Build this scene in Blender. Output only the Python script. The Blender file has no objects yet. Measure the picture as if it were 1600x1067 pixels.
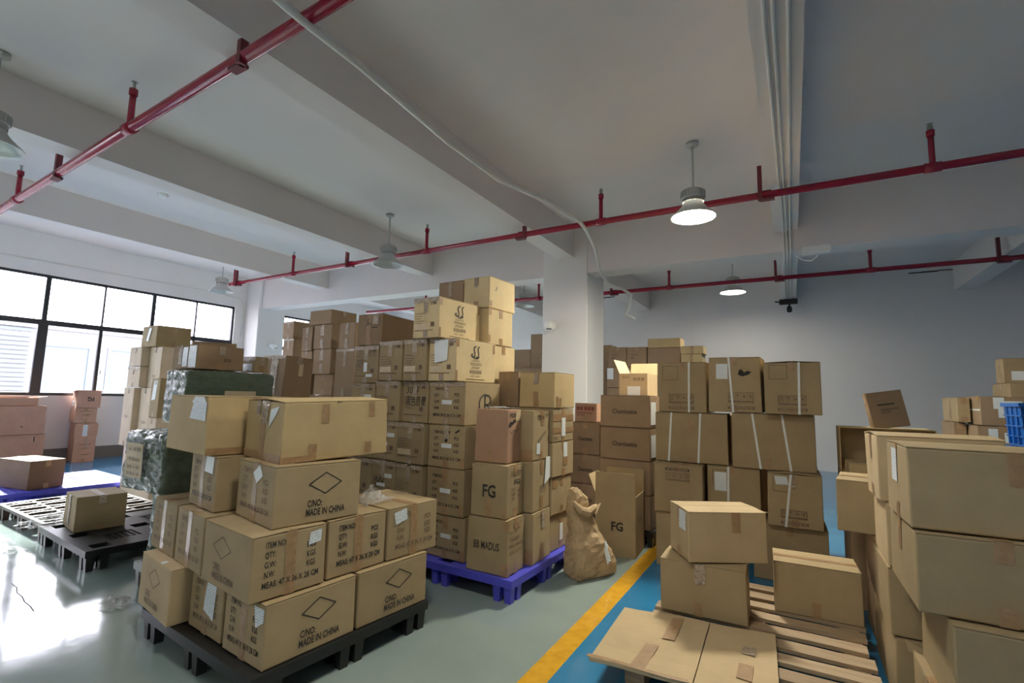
import bpy, math, random
from mathutils import Vector, Matrix

scene = bpy.context.scene
COL = scene.collection
PI = math.pi
RAD = math.radians

# ------------------------------------------------------------------ camera
cam_data = bpy.data.cameras.new('camera')
cam_data.sensor_width = 36.0
cam_data.lens = 766.26 * 36.0 / 1600.0
cam_data.clip_start = 0.05
cam_data.clip_end = 300
camera = bpy.data.objects.new('camera', cam_data)
COL.objects.link(camera)
_yaw, _pitch, _roll = RAD(29.795), RAD(6.385), RAD(1.404)
_f = Vector((-math.sin(_yaw) * math.cos(_pitch), math.cos(_yaw) * math.cos(_pitch), math.sin(_pitch)))
_r = Vector((math.cos(_yaw), math.sin(_yaw), 0))
_u = _r.cross(_f)
_r2 = _r * math.cos(_roll) + _u * math.sin(_roll)
_u2 = _u * math.cos(_roll) - _r * math.sin(_roll)
_m = Matrix((_r2, _u2, -_f)).transposed().to_4x4()
_m.translation = Vector((0, 0, 1.325))
camera.matrix_world = _m
scene.camera = camera

# ------------------------------------------------------------------ world, sun, exposure
world = bpy.data.worlds.new('sky')
scene.world = world
world.use_nodes = True
_bg = world.node_tree.nodes['Background']
_bg.inputs['Color'].default_value = (0.95, 0.905, 1.02, 1)
_bg.inputs['Strength'].default_value = 6.0
sun_data = bpy.data.lights.new('sun', 'SUN')
sun_data.energy = 12.0
sun_data.angle = RAD(4)
sun_data.color = (1.0, 0.96, 0.9)
sun = bpy.data.objects.new('sun', sun_data)
COL.objects.link(sun)
sun.rotation_euler = Vector((0.86, -0.12, -0.46)).to_track_quat('-Z', 'Y').to_euler()
LAMP_STRENGTH = 132.0

vs = scene.view_settings
vs.view_transform = 'Standard'
vs.look = 'None'
vs.gamma = 1.0
vs.exposure = 1.4
vs.use_curve_mapping = False
scene.cycles.use_denoising = True
scene.cycles.max_bounces = 10
scene.cycles.diffuse_bounces = 6
scene.cycles.transparent_max_bounces = 16
scene.cycles.sample_clamp_indirect = 6.0

# ------------------------------------------------------------------ materials
MATS = {}

def _nodes(name):
    m = bpy.data.materials.new(name)
    m.use_nodes = True
    nt = m.node_tree
    b = nt.nodes['Principled BSDF']
    MATS[name] = m
    return m, nt, b

def _coord(nt, kind='Object', scale=(1, 1, 1)):
    tc = nt.nodes.new('ShaderNodeTexCoord')
    mp = nt.nodes.new('ShaderNodeMapping')
    mp.inputs['Scale'].default_value = scale
    nt.links.new(tc.outputs[kind], mp.inputs['Vector'])
    return mp.outputs['Vector']

def _noise(nt, vec, scale, detail=4, rough=0.6):
    n = nt.nodes.new('ShaderNodeTexNoise')
    n.inputs['Scale'].default_value = scale
    n.inputs['Detail'].default_value = detail
    n.inputs['Roughness'].default_value = rough
    nt.links.new(vec, n.inputs['Vector'])
    return n.outputs['Fac']

def _ramp(nt, fac, stops):
    r = nt.nodes.new('ShaderNodeValToRGB')
    els = r.color_ramp.elements
    while len(els) < len(stops):
        els.new(0.5)
    for e, (p, c) in zip(els, stops):
        e.position = p
        e.color = (*c, 1)
    nt.links.new(fac, r.inputs['Fac'])
    return r.outputs['Color']

def _mix(nt, fac, a, b, mode='MIX'):
    n = nt.nodes.new('ShaderNodeMix')
    n.data_type = 'RGBA'
    n.blend_type = mode
    for sock, v in ((n.inputs[0], fac), (n.inputs[6], a), (n.inputs[7], b)):
        if isinstance(v, (int, float)):
            sock.default_value = v
        elif isinstance(v, tuple):
            sock.default_value = (*v, 1)
        else:
            nt.links.new(v, sock)
    return n.outputs[2]

def _math(nt, op, a, b=None):
    n = nt.nodes.new('ShaderNodeMath')
    n.operation = op
    for i, v in enumerate((a, b)):
        if v is None:
            continue
        if isinstance(v, (int, float)):
            n.inputs[i].default_value = v
        else:
            nt.links.new(v, n.inputs[i])
    return n.outputs[0]

def _bump(nt, b, height, strength=0.2, dist=0.01):
    n = nt.nodes.new('ShaderNodeBump')
    n.inputs['Strength'].default_value = strength
    n.inputs['Distance'].default_value = dist
    nt.links.new(height, n.inputs['Height'])
    nt.links.new(n.outputs['Normal'], b.inputs['Normal'])

def shade(c, k):
    return tuple(max(0.0, min(1.0, v * k)) for v in c)

def plain(name, color, rough=0.5, metal=0.0, var=0.12, scale=6, bump=0.0, spec=0.5):
    m, nt, b = _nodes(name)
    v = _coord(nt)
    f = _noise(nt, v, scale)
    nt.links.new(_ramp(nt, f, [(0.3, shade(color, 1 - var)), (0.7, shade(color, 1 + var))]), b.inputs['Base Color'])
    b.inputs['Roughness'].default_value = rough
    b.inputs['Metallic'].default_value = metal
    b.inputs['Specular IOR Level'].default_value = spec
    if bump:
        _bump(nt, b, _noise(nt, v, scale * 6), bump, 0.01)
    return m

def cardboard(name, color, rough=0.78):
    """kraft board: blotchy fibre tone, faint flute lines, scuffs; a different tone for every box"""
    m, nt, b = _nodes(name)
    v = _coord(nt)
    oi = nt.nodes.new('ShaderNodeObjectInfo')
    f1 = _noise(nt, v, 5.0, 5, 0.65)
    base = _ramp(nt, f1, [(0.3, shade(color, 0.9)), (0.72, shade(color, 1.07))])
    tone = _ramp(nt, oi.outputs['Random'], [(0.0, (0.86, 0.85, 0.84)), (1.0, (1.0, 1.0, 1.0))])
    c = _mix(nt, 1.0, base, tone, 'MULTIPLY')
    f2 = _noise(nt, v, 42.0, 3, 0.7)
    scuff = _ramp(nt, f2, [(0.68, (0, 0, 0)), (0.8, (1, 1, 1))])
    c = _mix(nt, _math(nt, 'MULTIPLY', scuff, 0.25), c, shade(color, 1.25))
    nt.links.new(c, b.inputs['Base Color'])
    b.inputs['Roughness'].default_value = rough
    b.inputs['Specular IOR Level'].default_value = 0.3
    w = nt.nodes.new('ShaderNodeTexWave')
    w.bands_direction = 'Z'
    w.inputs['Scale'].default_value = 55.0
    w.inputs['Distortion'].default_value = 0.6
    nt.links.new(v, w.inputs['Vector'])
    h = _math(nt, 'ADD', _math(nt, 'MULTIPLY', w.outputs['Fac'], 0.25), f1)
    _bump(nt, b, h, 0.12, 0.006)
    return m

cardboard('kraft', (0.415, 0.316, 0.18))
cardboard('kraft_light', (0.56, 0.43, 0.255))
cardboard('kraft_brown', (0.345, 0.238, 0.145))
cardboard('kraft_red', (0.45, 0.275, 0.18))
cardboard('kraft_yellow', (0.56, 0.42, 0.22))
cardboard('kraft_pale', (0.70, 0.555, 0.32))
cardboard('kraft_cream', (0.74, 0.61, 0.47))
cardboard('kraft_pink', (0.58, 0.34, 0.24))
cardboard('kraft_dark', (0.24, 0.15, 0.10))
plain('ink', (0.035, 0.03, 0.028), 0.7, var=0.3, scale=80)
plain('ink_faded', (0.17, 0.115, 0.075), 0.75, var=0.25, scale=60)
plain('ink_red', (0.25, 0.06, 0.04), 0.7, var=0.25, scale=60)
plain('marker_black', (0.02, 0.02, 0.022), 0.5, var=0.3, scale=40)

def tape_mat(name, color, rough, bumpk):
    m, nt, b = _nodes(name)
    v = _coord(nt)
    f = _noise(nt, v, 26.0, 5, 0.7)
    nt.links.new(_ramp(nt, f, [(0.35, shade(color, 0.85)), (0.7, shade(color, 1.15))]), b.inputs['Base Color'])
    b.inputs['Roughness'].default_value = rough
    b.inputs['Specular IOR Level'].default_value = 0.6
    _bump(nt, b, _noise(nt, v, 46.0, 4, 0.6), bumpk, 0.03)
tape_mat('tape_brown', (0.36, 0.225, 0.115), 0.32, 0.12)
tape_mat('tape_clear', (0.50, 0.40, 0.30), 0.09, 0.95)

def paper_mat():
    m, nt, b = _nodes('paper_label')
    v = _coord(nt)
    w = nt.nodes.new('ShaderNodeTexWave')
    w.bands_direction = 'Z'
    w.inputs['Scale'].default_value = 28.0
    w.inputs['Distortion'].default_value = 0.0
    nt.links.new(v, w.inputs['Vector'])
    n = _noise(nt, v, 130.0, 2, 0.5)
    lines = _math(nt, 'MULTIPLY', _math(nt, 'GREATER_THAN', w.outputs['Fac'], 0.7), _math(nt, 'GREATER_THAN', n, 0.5))
    nt.links.new(_mix(nt, lines, (0.72, 0.78, 0.80), (0.42, 0.47, 0.52)), b.inputs['Base Color'])
    b.inputs['Roughness'].default_value = 0.45
paper_mat()
plain('paper_white', (0.74, 0.78, 0.78), 0.5, var=0.05)
plain('paper_tan', (0.62, 0.50, 0.33), 0.6, var=0.08)
plain('strap_white', (0.74, 0.76, 0.74), 0.35, var=0.06, scale=30)
plain('wall_paint', (0.79, 0.775, 0.765), 0.65, var=0.03, scale=1.2, bump=0.04)
plain('ceiling_paint', (0.74, 0.70, 0.69), 0.75, var=0.035, scale=0.8, bump=0.04)
plain('baseboard_paint', (0.16, 0.155, 0.145), 0.45, var=0.15, scale=2)
plain('frame_metal', (0.035, 0.037, 0.042), 0.4, metal=0.2, var=0.2)
plain('pipe_red', (0.32, 0.015, 0.042), 0.17, var=0.12, scale=8)
plain('pipe_dark', (0.16, 0.02, 0.03), 0.45, var=0.2, scale=8)
plain('conduit_white', (0.72, 0.72, 0.69), 0.35, var=0.04)
plain('lamp_metal', (0.52, 0.53, 0.52), 0.38, metal=0.35, var=0.06)
plain('lamp_inside', (0.62, 0.62, 0.60), 0.3, metal=0.5, var=0.04)
plain('steel', (0.35, 0.35, 0.34), 0.3, metal=0.9, var=0.1)
plain('black_plastic', (0.013, 0.014, 0.015), 0.45, var=0.25, scale=9)
plain('brown_plastic', (0.045, 0.026, 0.02), 0.45, var=0.25, scale=9)
plain('grey_plastic', (0.20, 0.22, 0.21), 0.45, var=0.15)
plain('blue_plastic', (0.08, 0.085, 0.60), 0.36, var=0.12, scale=7)
plain('crate_blue', (0.01, 0.11, 0.42), 0.36, var=0.1, scale=7)
plain('white_plastic', (0.88, 0.88, 0.86), 0.35, var=0.04)
plain('yellow_strap', (0.60, 0.32, 0.03), 0.4, var=0.1)
plain('crack_dark', (0.03, 0.03, 0.03), 0.8, var=0.2)
plain('facade', (0.17, 0.17, 0.175), 0.8, var=0.05, scale=0.6)
plain('facade_dark', (0.075, 0.092, 0.108), 0.5, var=0.1, scale=0.9)
plain('asphalt', (0.22, 0.22, 0.215), 0.9, var=0.15, scale=0.7)
cardboard('kraft_sack', (0.56, 0.41, 0.24), 0.6)

def wood_mat():
    m, nt, b = _nodes('pallet_wood')
    v = _coord(nt, 'Object', (1.2, 16, 16))
    f = _noise(nt, v, 3.0, 6, 0.7)
    oi = nt.nodes.new('ShaderNodeObjectInfo')
    c = _ramp(nt, f, [(0.25, (0.28, 0.195, 0.12)), (0.55, (0.44, 0.33, 0.21)), (0.8, (0.53, 0.415, 0.28))])
    t = _ramp(nt, oi.outputs['Random'], [(0.0, (0.75, 0.72, 0.7)), (1.0, (1, 1, 1))])
    nt.links.new(_mix(nt, 1.0, c, t, 'MULTIPLY'), b.inputs['Base Color'])
    b.inputs['Roughness'].default_value = 0.75
    _bump(nt, b, f, 0.2, 0.01)
wood_mat()

def film_mat(name, tint, opacity, rough):
    """thin plastic film: partly see-through, partly glossy"""
    m, nt, b = _nodes(name)
    v = _coord(nt)
    f = _noise(nt, v, 24.0, 5, 0.7)
    b.inputs['Base Color'].default_value = (*tint, 1)
    b.inputs['Roughness'].default_value = rough
    b.inputs['Specular IOR Level'].default_value = 0.9
    _bump(nt, b, f, 0.6, 0.02)
    tr = nt.nodes.new('ShaderNodeBsdfTransparent')
    mx = nt.nodes.new('ShaderNodeMixShader')
    a = _ramp(nt, f, [(0.35, (opacity * 0.4,) * 3), (0.7, (min(1, opacity * 1.7),) * 3)])
    nt.links.new(a, mx.inputs[0])
    nt.links.new(tr.outputs[0], mx.inputs[1])
    nt.links.new(b.outputs[0], mx.inputs[2])
    nt.links.new(mx.outputs[0], nt.nodes['Material Output'].inputs['Surface'])
film_mat('clear_film', (0.8, 0.83, 0.84), 0.22, 0.1)

def bale_mat():
    m, nt, b = _nodes('green_wrap')
    v = _coord(nt)
    f = _noise(nt, _coord(nt, 'Object', (1.0, 1.0, 2.2)), 9.0, 6, 0.7)
    nt.links.new(_ramp(nt, f, [(0.3, (0.11, 0.165, 0.10)), (0.7, (0.175, 0.235, 0.155))]), b.inputs['Base Color'])
    b.inputs['Roughness'].default_value = 0.22
    b.inputs['Specular IOR Level'].default_value = 0.9
    b.inputs['Coat Weight'].default_value = 0.5
    b.inputs['Coat Roughness'].default_value = 0.12
    _bump(nt, b, _math(nt, 'ADD', f, _noise(nt, _coord(nt, 'Object', (1.6, 1.6, 0.7)), 22.0, 5, 0.7)), 0.9, 0.06)
bale_mat()

def glass_mat():
    m, nt, b = _nodes('window_glass')
    nt.nodes.remove(b)
    tr = nt.nodes.new('ShaderNodeBsdfTransparent')
    tr.inputs['Color'].default_value = (0.95, 0.97, 0.97, 1)
    gl = nt.nodes.new('ShaderNodeBsdfGlossy')
    gl.inputs['Roughness'].default_value = 0.02
    fr = nt.nodes.new('ShaderNodeFresnel')
    fr.inputs['IOR'].default_value = 1.4
    mx = nt.nodes.new('ShaderNodeMixShader')
    nt.links.new(_math(nt, 'MULTIPLY', fr.outputs[0], 0.6), mx.inputs[0])
    nt.links.new(tr.outputs[0], mx.inputs[1])
    nt.links.new(gl.outputs[0], mx.inputs[2])
    nt.links.new(mx.outputs[0], nt.nodes['Material Output'].inputs['Surface'])
glass_mat()

def emit_mat(name, color, strength):
    m, nt, b = _nodes(name)
    b.inputs['Base Color'].default_value = (0.9, 0.9, 0.88, 1)
    b.inputs['Emission Color'].default_value = (*color, 1)
    b.inputs['Emission Strength'].default_value = strength
emit_mat('lamp_glow', (1.0, 0.93, 0.76), LAMP_STRENGTH)
emit_mat('lamp_glow_dim', (1.0, 0.94, 0.80), LAMP_STRENGTH * 0.24)

def floor_mat():
    """epoxy floor: grey-green, blue aisles, a yellow line; glossy with dull patches and scuffs"""
    m, nt, b = _nodes('epoxy_floor')
    tc = nt.nodes.new('ShaderNodeTexCoord')
    sep = nt.nodes.new('ShaderNodeSeparateXYZ')
    nt.links.new(tc.outputs['Object'], sep.inputs[0])
    X = sep.outputs['X']
    v = tc.outputs['Object']
    f = _noise(nt, v, 1.3, 5, 0.6)
    f2 = _noise(nt, v, 14.0, 4, 0.6)
    grey = _ramp(nt, f, [(0.3, (0.22, 0.285, 0.275)), (0.7, (0.28, 0.345, 0.33))])
    blue = _ramp(nt, f, [(0.3, (0.02, 0.17, 0.35)), (0.7, (0.035, 0.235, 0.46))])
    wob = _math(nt, 'MULTIPLY', _math(nt, 'SUBTRACT', f2, 0.5), 0.008)
    Xw = _math(nt, 'ADD', X, wob)
    is_blue = _math(nt, 'MAXIMUM', _math(nt, 'GREATER_THAN', Xw, -1.1), _math(nt, 'LESS_THAN', Xw, -8.75))
    yel = _math(nt, 'MULTIPLY', _math(nt, 'GREATER_THAN', Xw, -1.165), _math(nt, 'LESS_THAN', Xw, -1.045))
    c = _mix(nt, is_blue, grey, blue)
    c = _mix(nt, yel, c, _ramp(nt, f2, [(0.3, (0.60, 0.31, 0.02)), (0.6, (0.72, 0.39, 0.03))]))
    nt.links.new(c, b.inputs['Base Color'])
    r = _ramp(nt, _noise(nt, v, 2.2, 6, 0.7), [(0.3, (0.05,) * 3), (0.75, (0.16,) * 3)])
    nt.links.new(r, b.inputs['Roughness'])
    b.inputs['Specular IOR Level'].default_value = 0.55
    _bump(nt, b, _noise(nt, v, 5.0, 3, 0.5), 0.05, 0.01)
floor_mat()

# ------------------------------------------------------------------ mesh helpers
class MB:
    def __init__(self):
        self.v = []
        self.f = []
    def add(self, vs_, fs):
        o = len(self.v)
        self.v += [tuple(p) for p in vs_]
        self.f += [tuple(i + o for i in q) for q in fs]
        return self
    def box(self, x0, x1, y0, y1, z0, z1):
        p = [(x0, y0, z0), (x1, y0, z0), (x1, y1, z0), (x0, y1, z0), (x0, y0, z1), (x1, y0, z1), (x1, y1, z1), (x0, y1, z1)]
        return self.add(p, [(0, 3, 2, 1), (4, 5, 6, 7), (0, 1, 5, 4), (1, 2, 6, 5), (2, 3, 7, 6), (3, 0, 4, 7)])
    def tube(self, pts, r, n=10, caps=True):
        pts = [Vector(p) for p in pts]
        rings = []
        for i, p in enumerate(pts):
            d = (pts[min(i + 1, len(pts) - 1)] - pts[max(i - 1, 0)]).normalized()
            a = d.orthogonal().normalized() if i == 0 else (rings[-1][1] - d * rings[-1][1].dot(d)).normalized()
            b = d.cross(a)
            rr = r[i] if isinstance(r, (list, tuple)) else r
            rings.append(([p + (a * math.cos(2 * PI * k / n) + b * math.sin(2 * PI * k / n)) * rr for k in range(n)], a))
        vs_ = [q for ring, _ in rings for q in ring]
        fs = []
        for i in range(len(pts) - 1):
            for k in range(n):
                k2 = (k + 1) % n
                fs.append((i * n + k, i * n + k2, (i + 1) * n + k2, (i + 1) * n + k))
        if caps:
            fs.append(tuple(range(n - 1, -1, -1)))
            fs.append(tuple((len(pts) - 1) * n + k for k in range(n)))
        return self.add(vs_, fs)
    def lathe(self, prof, n=24, c=(0, 0, 0)):
        vs_ = []
        for r, z in prof:
            for k in range(n):
                a = 2 * PI * k / n
                vs_.append((c[0] + r * math.cos(a), c[1] + r * math.sin(a), c[2] + z))
        fs = []
        for i in range(len(prof) - 1):
            for k in range(n):
                k2 = (k + 1) % n
                fs.append((i * n + k, i * n + k2, (i + 1) * n + k2, (i + 1) * n + k))
        return self.add(vs_, fs)
    def disc(self, r, z, n=24, c=(0, 0), up=True):
        ring = [(c[0] + r * math.cos(2 * PI * k / n), c[1] + r * math.sin(2 * PI * k / n), z) for k in range(n)]
        return self.add(ring, [tuple(range(n)) if up else tuple(range(n - 1, -1, -1))])
    def build(self, name, mat, parent=None, smooth=False, loc=None):
        me = bpy.data.meshes.new(name)
        me.from_pydata(self.v, [], self.f)
        me.materials.append(MATS[mat])
        if smooth:
            me.polygons.foreach_set('use_smooth', [True] * len(me.polygons))
        me.update()
        o = bpy.data.objects.new(name, me)
        COL.objects.link(o)
        if parent is not None:
            o.parent = parent
        if loc is not None:
            o.location = loc
        return o

def empty(name, loc, rz=0.0, label=None, cat=None, group=None):
    o = bpy.data.objects.new(name, None)
    o.empty_display_size = 0.1
    COL.objects.link(o)
    o.location = loc
    o.rotation_euler = (0, 0, rz)
    tag(o, label, cat, group)
    return o

def tag(o, label=None, cat=None, group=None, kind=None):
    for k, v in (('label', label), ('category', cat), ('group', group), ('kind', kind)):
        if v:
            o[k] = v
    return o

def struct(name, mb, mat, label=None):
    return tag(mb.build(name, mat), label, None, None, 'structure')

# ------------------------------------------------------------------ lettering
_TXT = {}
def text_mesh(s, bold=0.0):
    """flat triangulated lettering of height about 1 (capitals 0.7), origin at left baseline"""
    key = (s, bold)
    if key not in _TXT:
        cu = bpy.data.curves.new('lettering', 'FONT')
        cu.body = s
        cu.size = 1.0
        cu.resolution_u = 2
        cu.offset = bold
        o = bpy.data.objects.new('lettering', cu)
        COL.objects.link(o)
        dg = bpy.context.evaluated_depsgraph_get()
        me = bpy.data.meshes.new_from_object(o.evaluated_get(dg))
        vs_ = [(p.co.x, p.co.y) for p in me.vertices]
        fs = [tuple(p.vertices) for p in me.polygons]
        wid = max([p[0] for p in vs_] or [0.1])
        bpy.data.objects.remove(o)
        bpy.data.curves.remove(cu)
        bpy.data.meshes.remove(me)
        _TXT[key] = (vs_, fs, wid)
    return _TXT[key]

# ------------------------------------------------------------------ the room
XW, YB, XE, YF = -11.38, 11.75, 6.5, -3.6      # window wall, back wall, right wall, wall behind the camera
ZC, ZB, ZG = 3.98, 3.52, 3.25                   # slab, beam soffit, girder soffit
YG0, YG1 = 7.0, 7.36                            # girder front and back face

struct('floor', MB().add([(XW - .2, YF - .2, 0), (XE + .2, YF - .2, 0), (XE + .2, YB + .2, 0), (XW - .2, YB + .2, 0)], [(0, 1, 2, 3)]),
       'epoxy_floor', 'glossy grey-green epoxy floor with blue aisles and a yellow line')
crack = MB()
_cp = [(-4.59, 1.35), (-4.47, 1.345), (-4.36, 1.315), (-4.25, 1.31), (-4.14, 1.29), (-4.03, 1.285), (-3.92, 1.27)]
crack.add([(x, y - .003, .0006) for x, y in _cp] + [(x, y + .003, .0006) for x, y in _cp], [(i, i + 1, i + 1 + len(_cp), i + len(_cp)) for i in range(len(_cp) - 1)])
crack.build('crack', 'crack_dark', bpy.data.objects['floor'])
struct('ceiling', MB().box(XW - .2, XE + .2, YF - .2, YB + .2, ZC, ZC + .15), 'ceiling_paint', 'pale painted concrete ceiling slab')

# windows: two strips of pairs in the left wall
SILL, RAIL0, RAIL1, HEAD = 1.13, 2.38, 2.47, 3.27
STRIPS = [(-1.684, 6.69, 10), (7.98, 11.33, 4)]
wl = MB()
wl.box(XW - .24, XW, YF - .2, YB + .2, 0, SILL)
wl.box(XW - .24, XW, YF - .2, YB + .2, HEAD, ZC)
wl.box(XW - .24, XW, YF - .2, STRIPS[0][0], SILL, HEAD)
wl.box(XW - .24, XW, STRIPS[0][1], STRIPS[1][0], SILL, HEAD)
wl.box(XW - .24, XW, STRIPS[1][1], YB + .2, SILL, HEAD)
struct('wall_left', wl, 'wall_paint', 'white painted wall with the long strip window')
struct('wall_back', MB().box(XW - .2, XE + .2, YB, YB + .2, 0, ZC), 'wall_paint', 'plain white back wall')
struct('wall_right', MB().box(XE, XE + .2, YF - .2, YB, 0, ZC), 'wall_paint', 'plain white side wall')
struct('wall_front', MB().box(XW, XE, YF - .2, YF, 0, ZC), 'wall_paint', 'plain white wall behind the viewpoint')
struct('baseboard_left', MB().box(XW, XW + .015, YF, YB, 0, .21), 'baseboard_paint', 'dark painted skirting under the windows')
for pts in ([(2.01, 3.86), (2.2, 3.855), (2.45, 3.865), (2.66, 3.868)], [(-4.2, 3.86), (-3.9, 3.87), (-3.54, 3.865)]):
    cm = MB()
    for (ax, az), (bx, bz) in zip(pts, pts[1:]):
        cm.box(ax, bx, YB - .004, YB, min(az, bz) - .008, max(az, bz) + .008)
    cm.build('crack', 'crack_dark', bpy.data.objects['wall_back'])

for wi, (y0, y1, n) in enumerate(STRIPS):
    root = empty('window_%d' % (wi + 1), (XW - .08, (y0 + y1) / 2, SILL))
    tag(root, ('long strip window of dark framed panes in the left wall', 'dark framed window beyond the wall pier')[wi], None, None, 'structure')
    oy = (y0 + y1) / 2
    def part(name, mat, *bxs):
        mb = MB()
        for (a, b, c, d, e, f) in bxs:
            mb.box(a, b, c - oy, d - oy, e - SILL, f - SILL)
        return mb.build(name, mat, root)
    part('sill', 'wall_paint', (-.10, .09, y0, y1, SILL - .002, SILL + .012))
    part('frame', 'frame_metal', (-.03, .03, y0, y1, SILL + .012, SILL + .062), (-.03, .03, y0, y1, HEAD - .045, HEAD),
         (-.03, .03, y0, y0 + .04, SILL + .06, HEAD - .04), (-.03, .03, y1 - .04, y1, SILL + .06, HEAD - .04))
    part('transom', 'frame_metal', (-.035, .035, y0, y1, RAIL0, RAIL1))
    st = (y1 - y0) / n
    for i in range(1, n):
        y = y0 + i * st
        wd = .035 if i % 2 == 0 else .015
        part('mullion', 'frame_metal', (-.03, .03, y - wd, y + wd, RAIL1, HEAD - .04))
        wd2 = .068 if i % 2 == 0 else .026
        part('mullion', 'frame_metal', (-.028, .028, y - wd2, y + wd2, SILL + .06, RAIL0))
    for i in range(n):
        a, b = y0 + i * st + .01, y0 + (i + 1) * st - .01
        part('pane', 'window_glass', (-.004, .004, a, b, SILL + .06, RAIL0))
        part('pane', 'window_glass', (-.004, .004, a, b, RAIL1, HEAD - .04))
    if wi == 0:
        lm = MB().tube([(.03, 4.17 - oy + .05, .42), (.055, 4.17 - oy + .05, .42), (.06, 4.17 - oy + .06, .50)], .009, 8)
        lm.build('latch', 'steel', root)

# beams, girder, columns
BEAMS = [(-8.85, -8.57), (-6.02, -5.74), (-3.2, -2.92), (-.15, .13), (2.66, 2.95)]
for (a, b) in BEAMS:
    struct('ceiling_beam', MB().box(a, b, YF, YG0, ZB, ZC), 'ceiling_paint', 'white concrete ceiling beam running towards the back')
    struct('ceiling_beam', MB().box(a, b, YG1, YB, ZB - .05, ZC), 'ceiling_paint', 'white concrete ceiling beam in the back bay')
struct('girder', MB().box(-10.85, XE, YG0, YG1, ZG, ZC), 'ceiling_paint', 'deep white concrete girder crossing the hall')
struct('girder', MB().box(-10.85, XE, -1.9, -1.5, ZG, ZC), 'ceiling_paint', 'deep white concrete girder crossing the hall')
def column(x0, x1, y0, y1, label):
    mb = MB()
    e = .012
    prof = [(x0 + e, y0), (x1 - e, y0), (x1, y0 + e), (x1, y1 - e), (x1 - e, y1), (x0 + e, y1), (x0, y1 - e), (x0, y0 + e)]
    n = len(prof)
    mb.add([(x, y, 0) for x, y in prof] + [(x, y, ZC) for x, y in prof], [(i, (i + 1) % n, n + (i + 1) % n, n + i) for i in range(n)])
    struct('column', mb, 'wall_paint', label)
column(-3.45, -2.69, 6.99, 7.75, 'square white column standing in the middle of the hall')
column(XW - .01, -10.85, 6.93, 7.62, 'white wall pier between the two windows')

# outside: a pale building, seen through the lower panes
ob = empty('building', (-19.5, 4.6, -3), 0, 'pale building with louvred shutters outside the left window', 'building')
MB().box(-3, 0, -9, 10, 0, 6.0).build('wall', 'facade', ob)
MB().box(-3.1, .15, -9.1, 10.1, 6.0, 6.12).build('roof', 'facade', ob)
for yy in (-5.2, -2.8, .0):
    for k in range(15):
        MB().box(0, .06, yy - .55, yy + .85, 3.9 + k * .13, 3.9 + k * .13 + .085).build('louvre', 'facade_dark', ob)
    MB().box(0, .08, yy - .55, yy + .85, 5.88, 5.98).build('lintel', 'facade_dark', ob)
for yy in (1.7, 3.4, 5.6):
    fm = MB().box(0, .05, yy - .65, yy - .55, 3.6, 5.6).box(0, .05, yy + .55, yy + .65, 3.6, 5.6).box(0, .05, yy - .55, yy + .55, 5.5, 5.6).box(0, .05, yy - .55, yy + .55, 3.6, 3.7)
    wf = fm.build('window', 'facade_dark', ob)
    MB().box(.0, .02, yy - .55, yy + .55, 3.7, 5.5).build('pane', 'facade_dark', wf)
tag(MB().box(-60, XW - .3, -40, 60, -3.2, -3.0).build('ground', 'asphalt'), 'pale paved ground outside the left window', None, None, 'structure')

# ------------------------------------------------------------------ ceiling services
PZ = 3.42
def sprinkler_pipe(label, pts, drops, brackets, r=.036, PZ=3.42):
    p0 = Vector((pts[0][0], pts[0][1], PZ))
    root = empty('sprinkler_pipe', p0, 0, label, 'pipe', 'red sprinkler pipes under the ceiling')
    loc = [(x - p0.x, y - p0.y, 0) for x, y in pts]
    MB().tube(loc, r, 12).build('pipe', 'pipe_red', root, True)
    def at(x):
        for (ax, ay), (bx, by) in zip(pts, pts[1:]):
            if min(ax, bx) <= x <= max(ax, bx):
                return ay + (by - ay) * (x - ax) / (bx - ax)
        return pts[0][1]
    for x in drops:
        y = at(x)
        lx, ly = x - p0.x, y - p0.y
        mb = MB().tube([(lx, ly, .02), (lx, ly, .30)], .024, 10).tube([(lx, ly, .29), (lx, ly, .34)], .032, 10)
        mb.tube([(lx - .06, ly, 0), (lx + .06, ly, 0)], r + .008, 12)
        d = mb.build('riser', 'pipe_red', root, True)
        hd = MB().tube([(lx, ly, .34), (lx, ly, .40)], .012, 8).disc(.026, .405, 10, (lx, ly)).tube([(lx - .016, ly, .35), (lx - .02, ly, .38), (lx, ly, .405)], .004, 6).tube([(lx + .016, ly, .35), (lx + .02, ly, .38), (lx, ly, .405)], .004, 6)
        hd.build('sprinkler_head', 'steel', d)
    for x, side, top in brackets:
        y = at(x)
        lx, ly = x - p0.x, y - p0.y
        mb = MB()
        bx = lx + side * .10
        mb.box(bx - .02, bx + .02, ly - .005, ly + .005, -.06, top)
        mb.box(bx - .02, bx + .02, ly - .045, ly - .005, -.06, top)
        x0, x1 = sorted((lx - side * .03, bx))
        mb.box(x0, x1, ly - .03, ly + .03, -.06, -.037)
        mb.box(min(lx, bx), max(lx, bx), ly - .012, ly + .012, .034, .044)
        mb.build('bracket', 'pipe_dark', root)
    return root
sprinkler_pipe('red sprinkler pipe crossing in front of the girder behind the lit lamp', [(-9.75, 5.57), (-2.58, 5.42), (5.9, 5.36)],
               [-9.6, -7.75, -4.62, -1.92, 1.14, 4.1], [(-.12, -1, .30), (-3.05, 1, .10), (-6.2, -1, .30), (-9.4, -1, .30), (2.70, -1, .3)])
sprinkler_pipe('thin red sprinkler pipe in the back bay beyond the girder', [(-9.5, 9.0), (-3.1, 9.16), (5.9, 9.12)],
               [-7.6, -4.6, -1.92, 1.11, 4.1], [(-.08, -1, .30), (-2.92, -1, .10), (2.66, -1, .30), (-6.2, -1, .3)], PZ=3.395)
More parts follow.
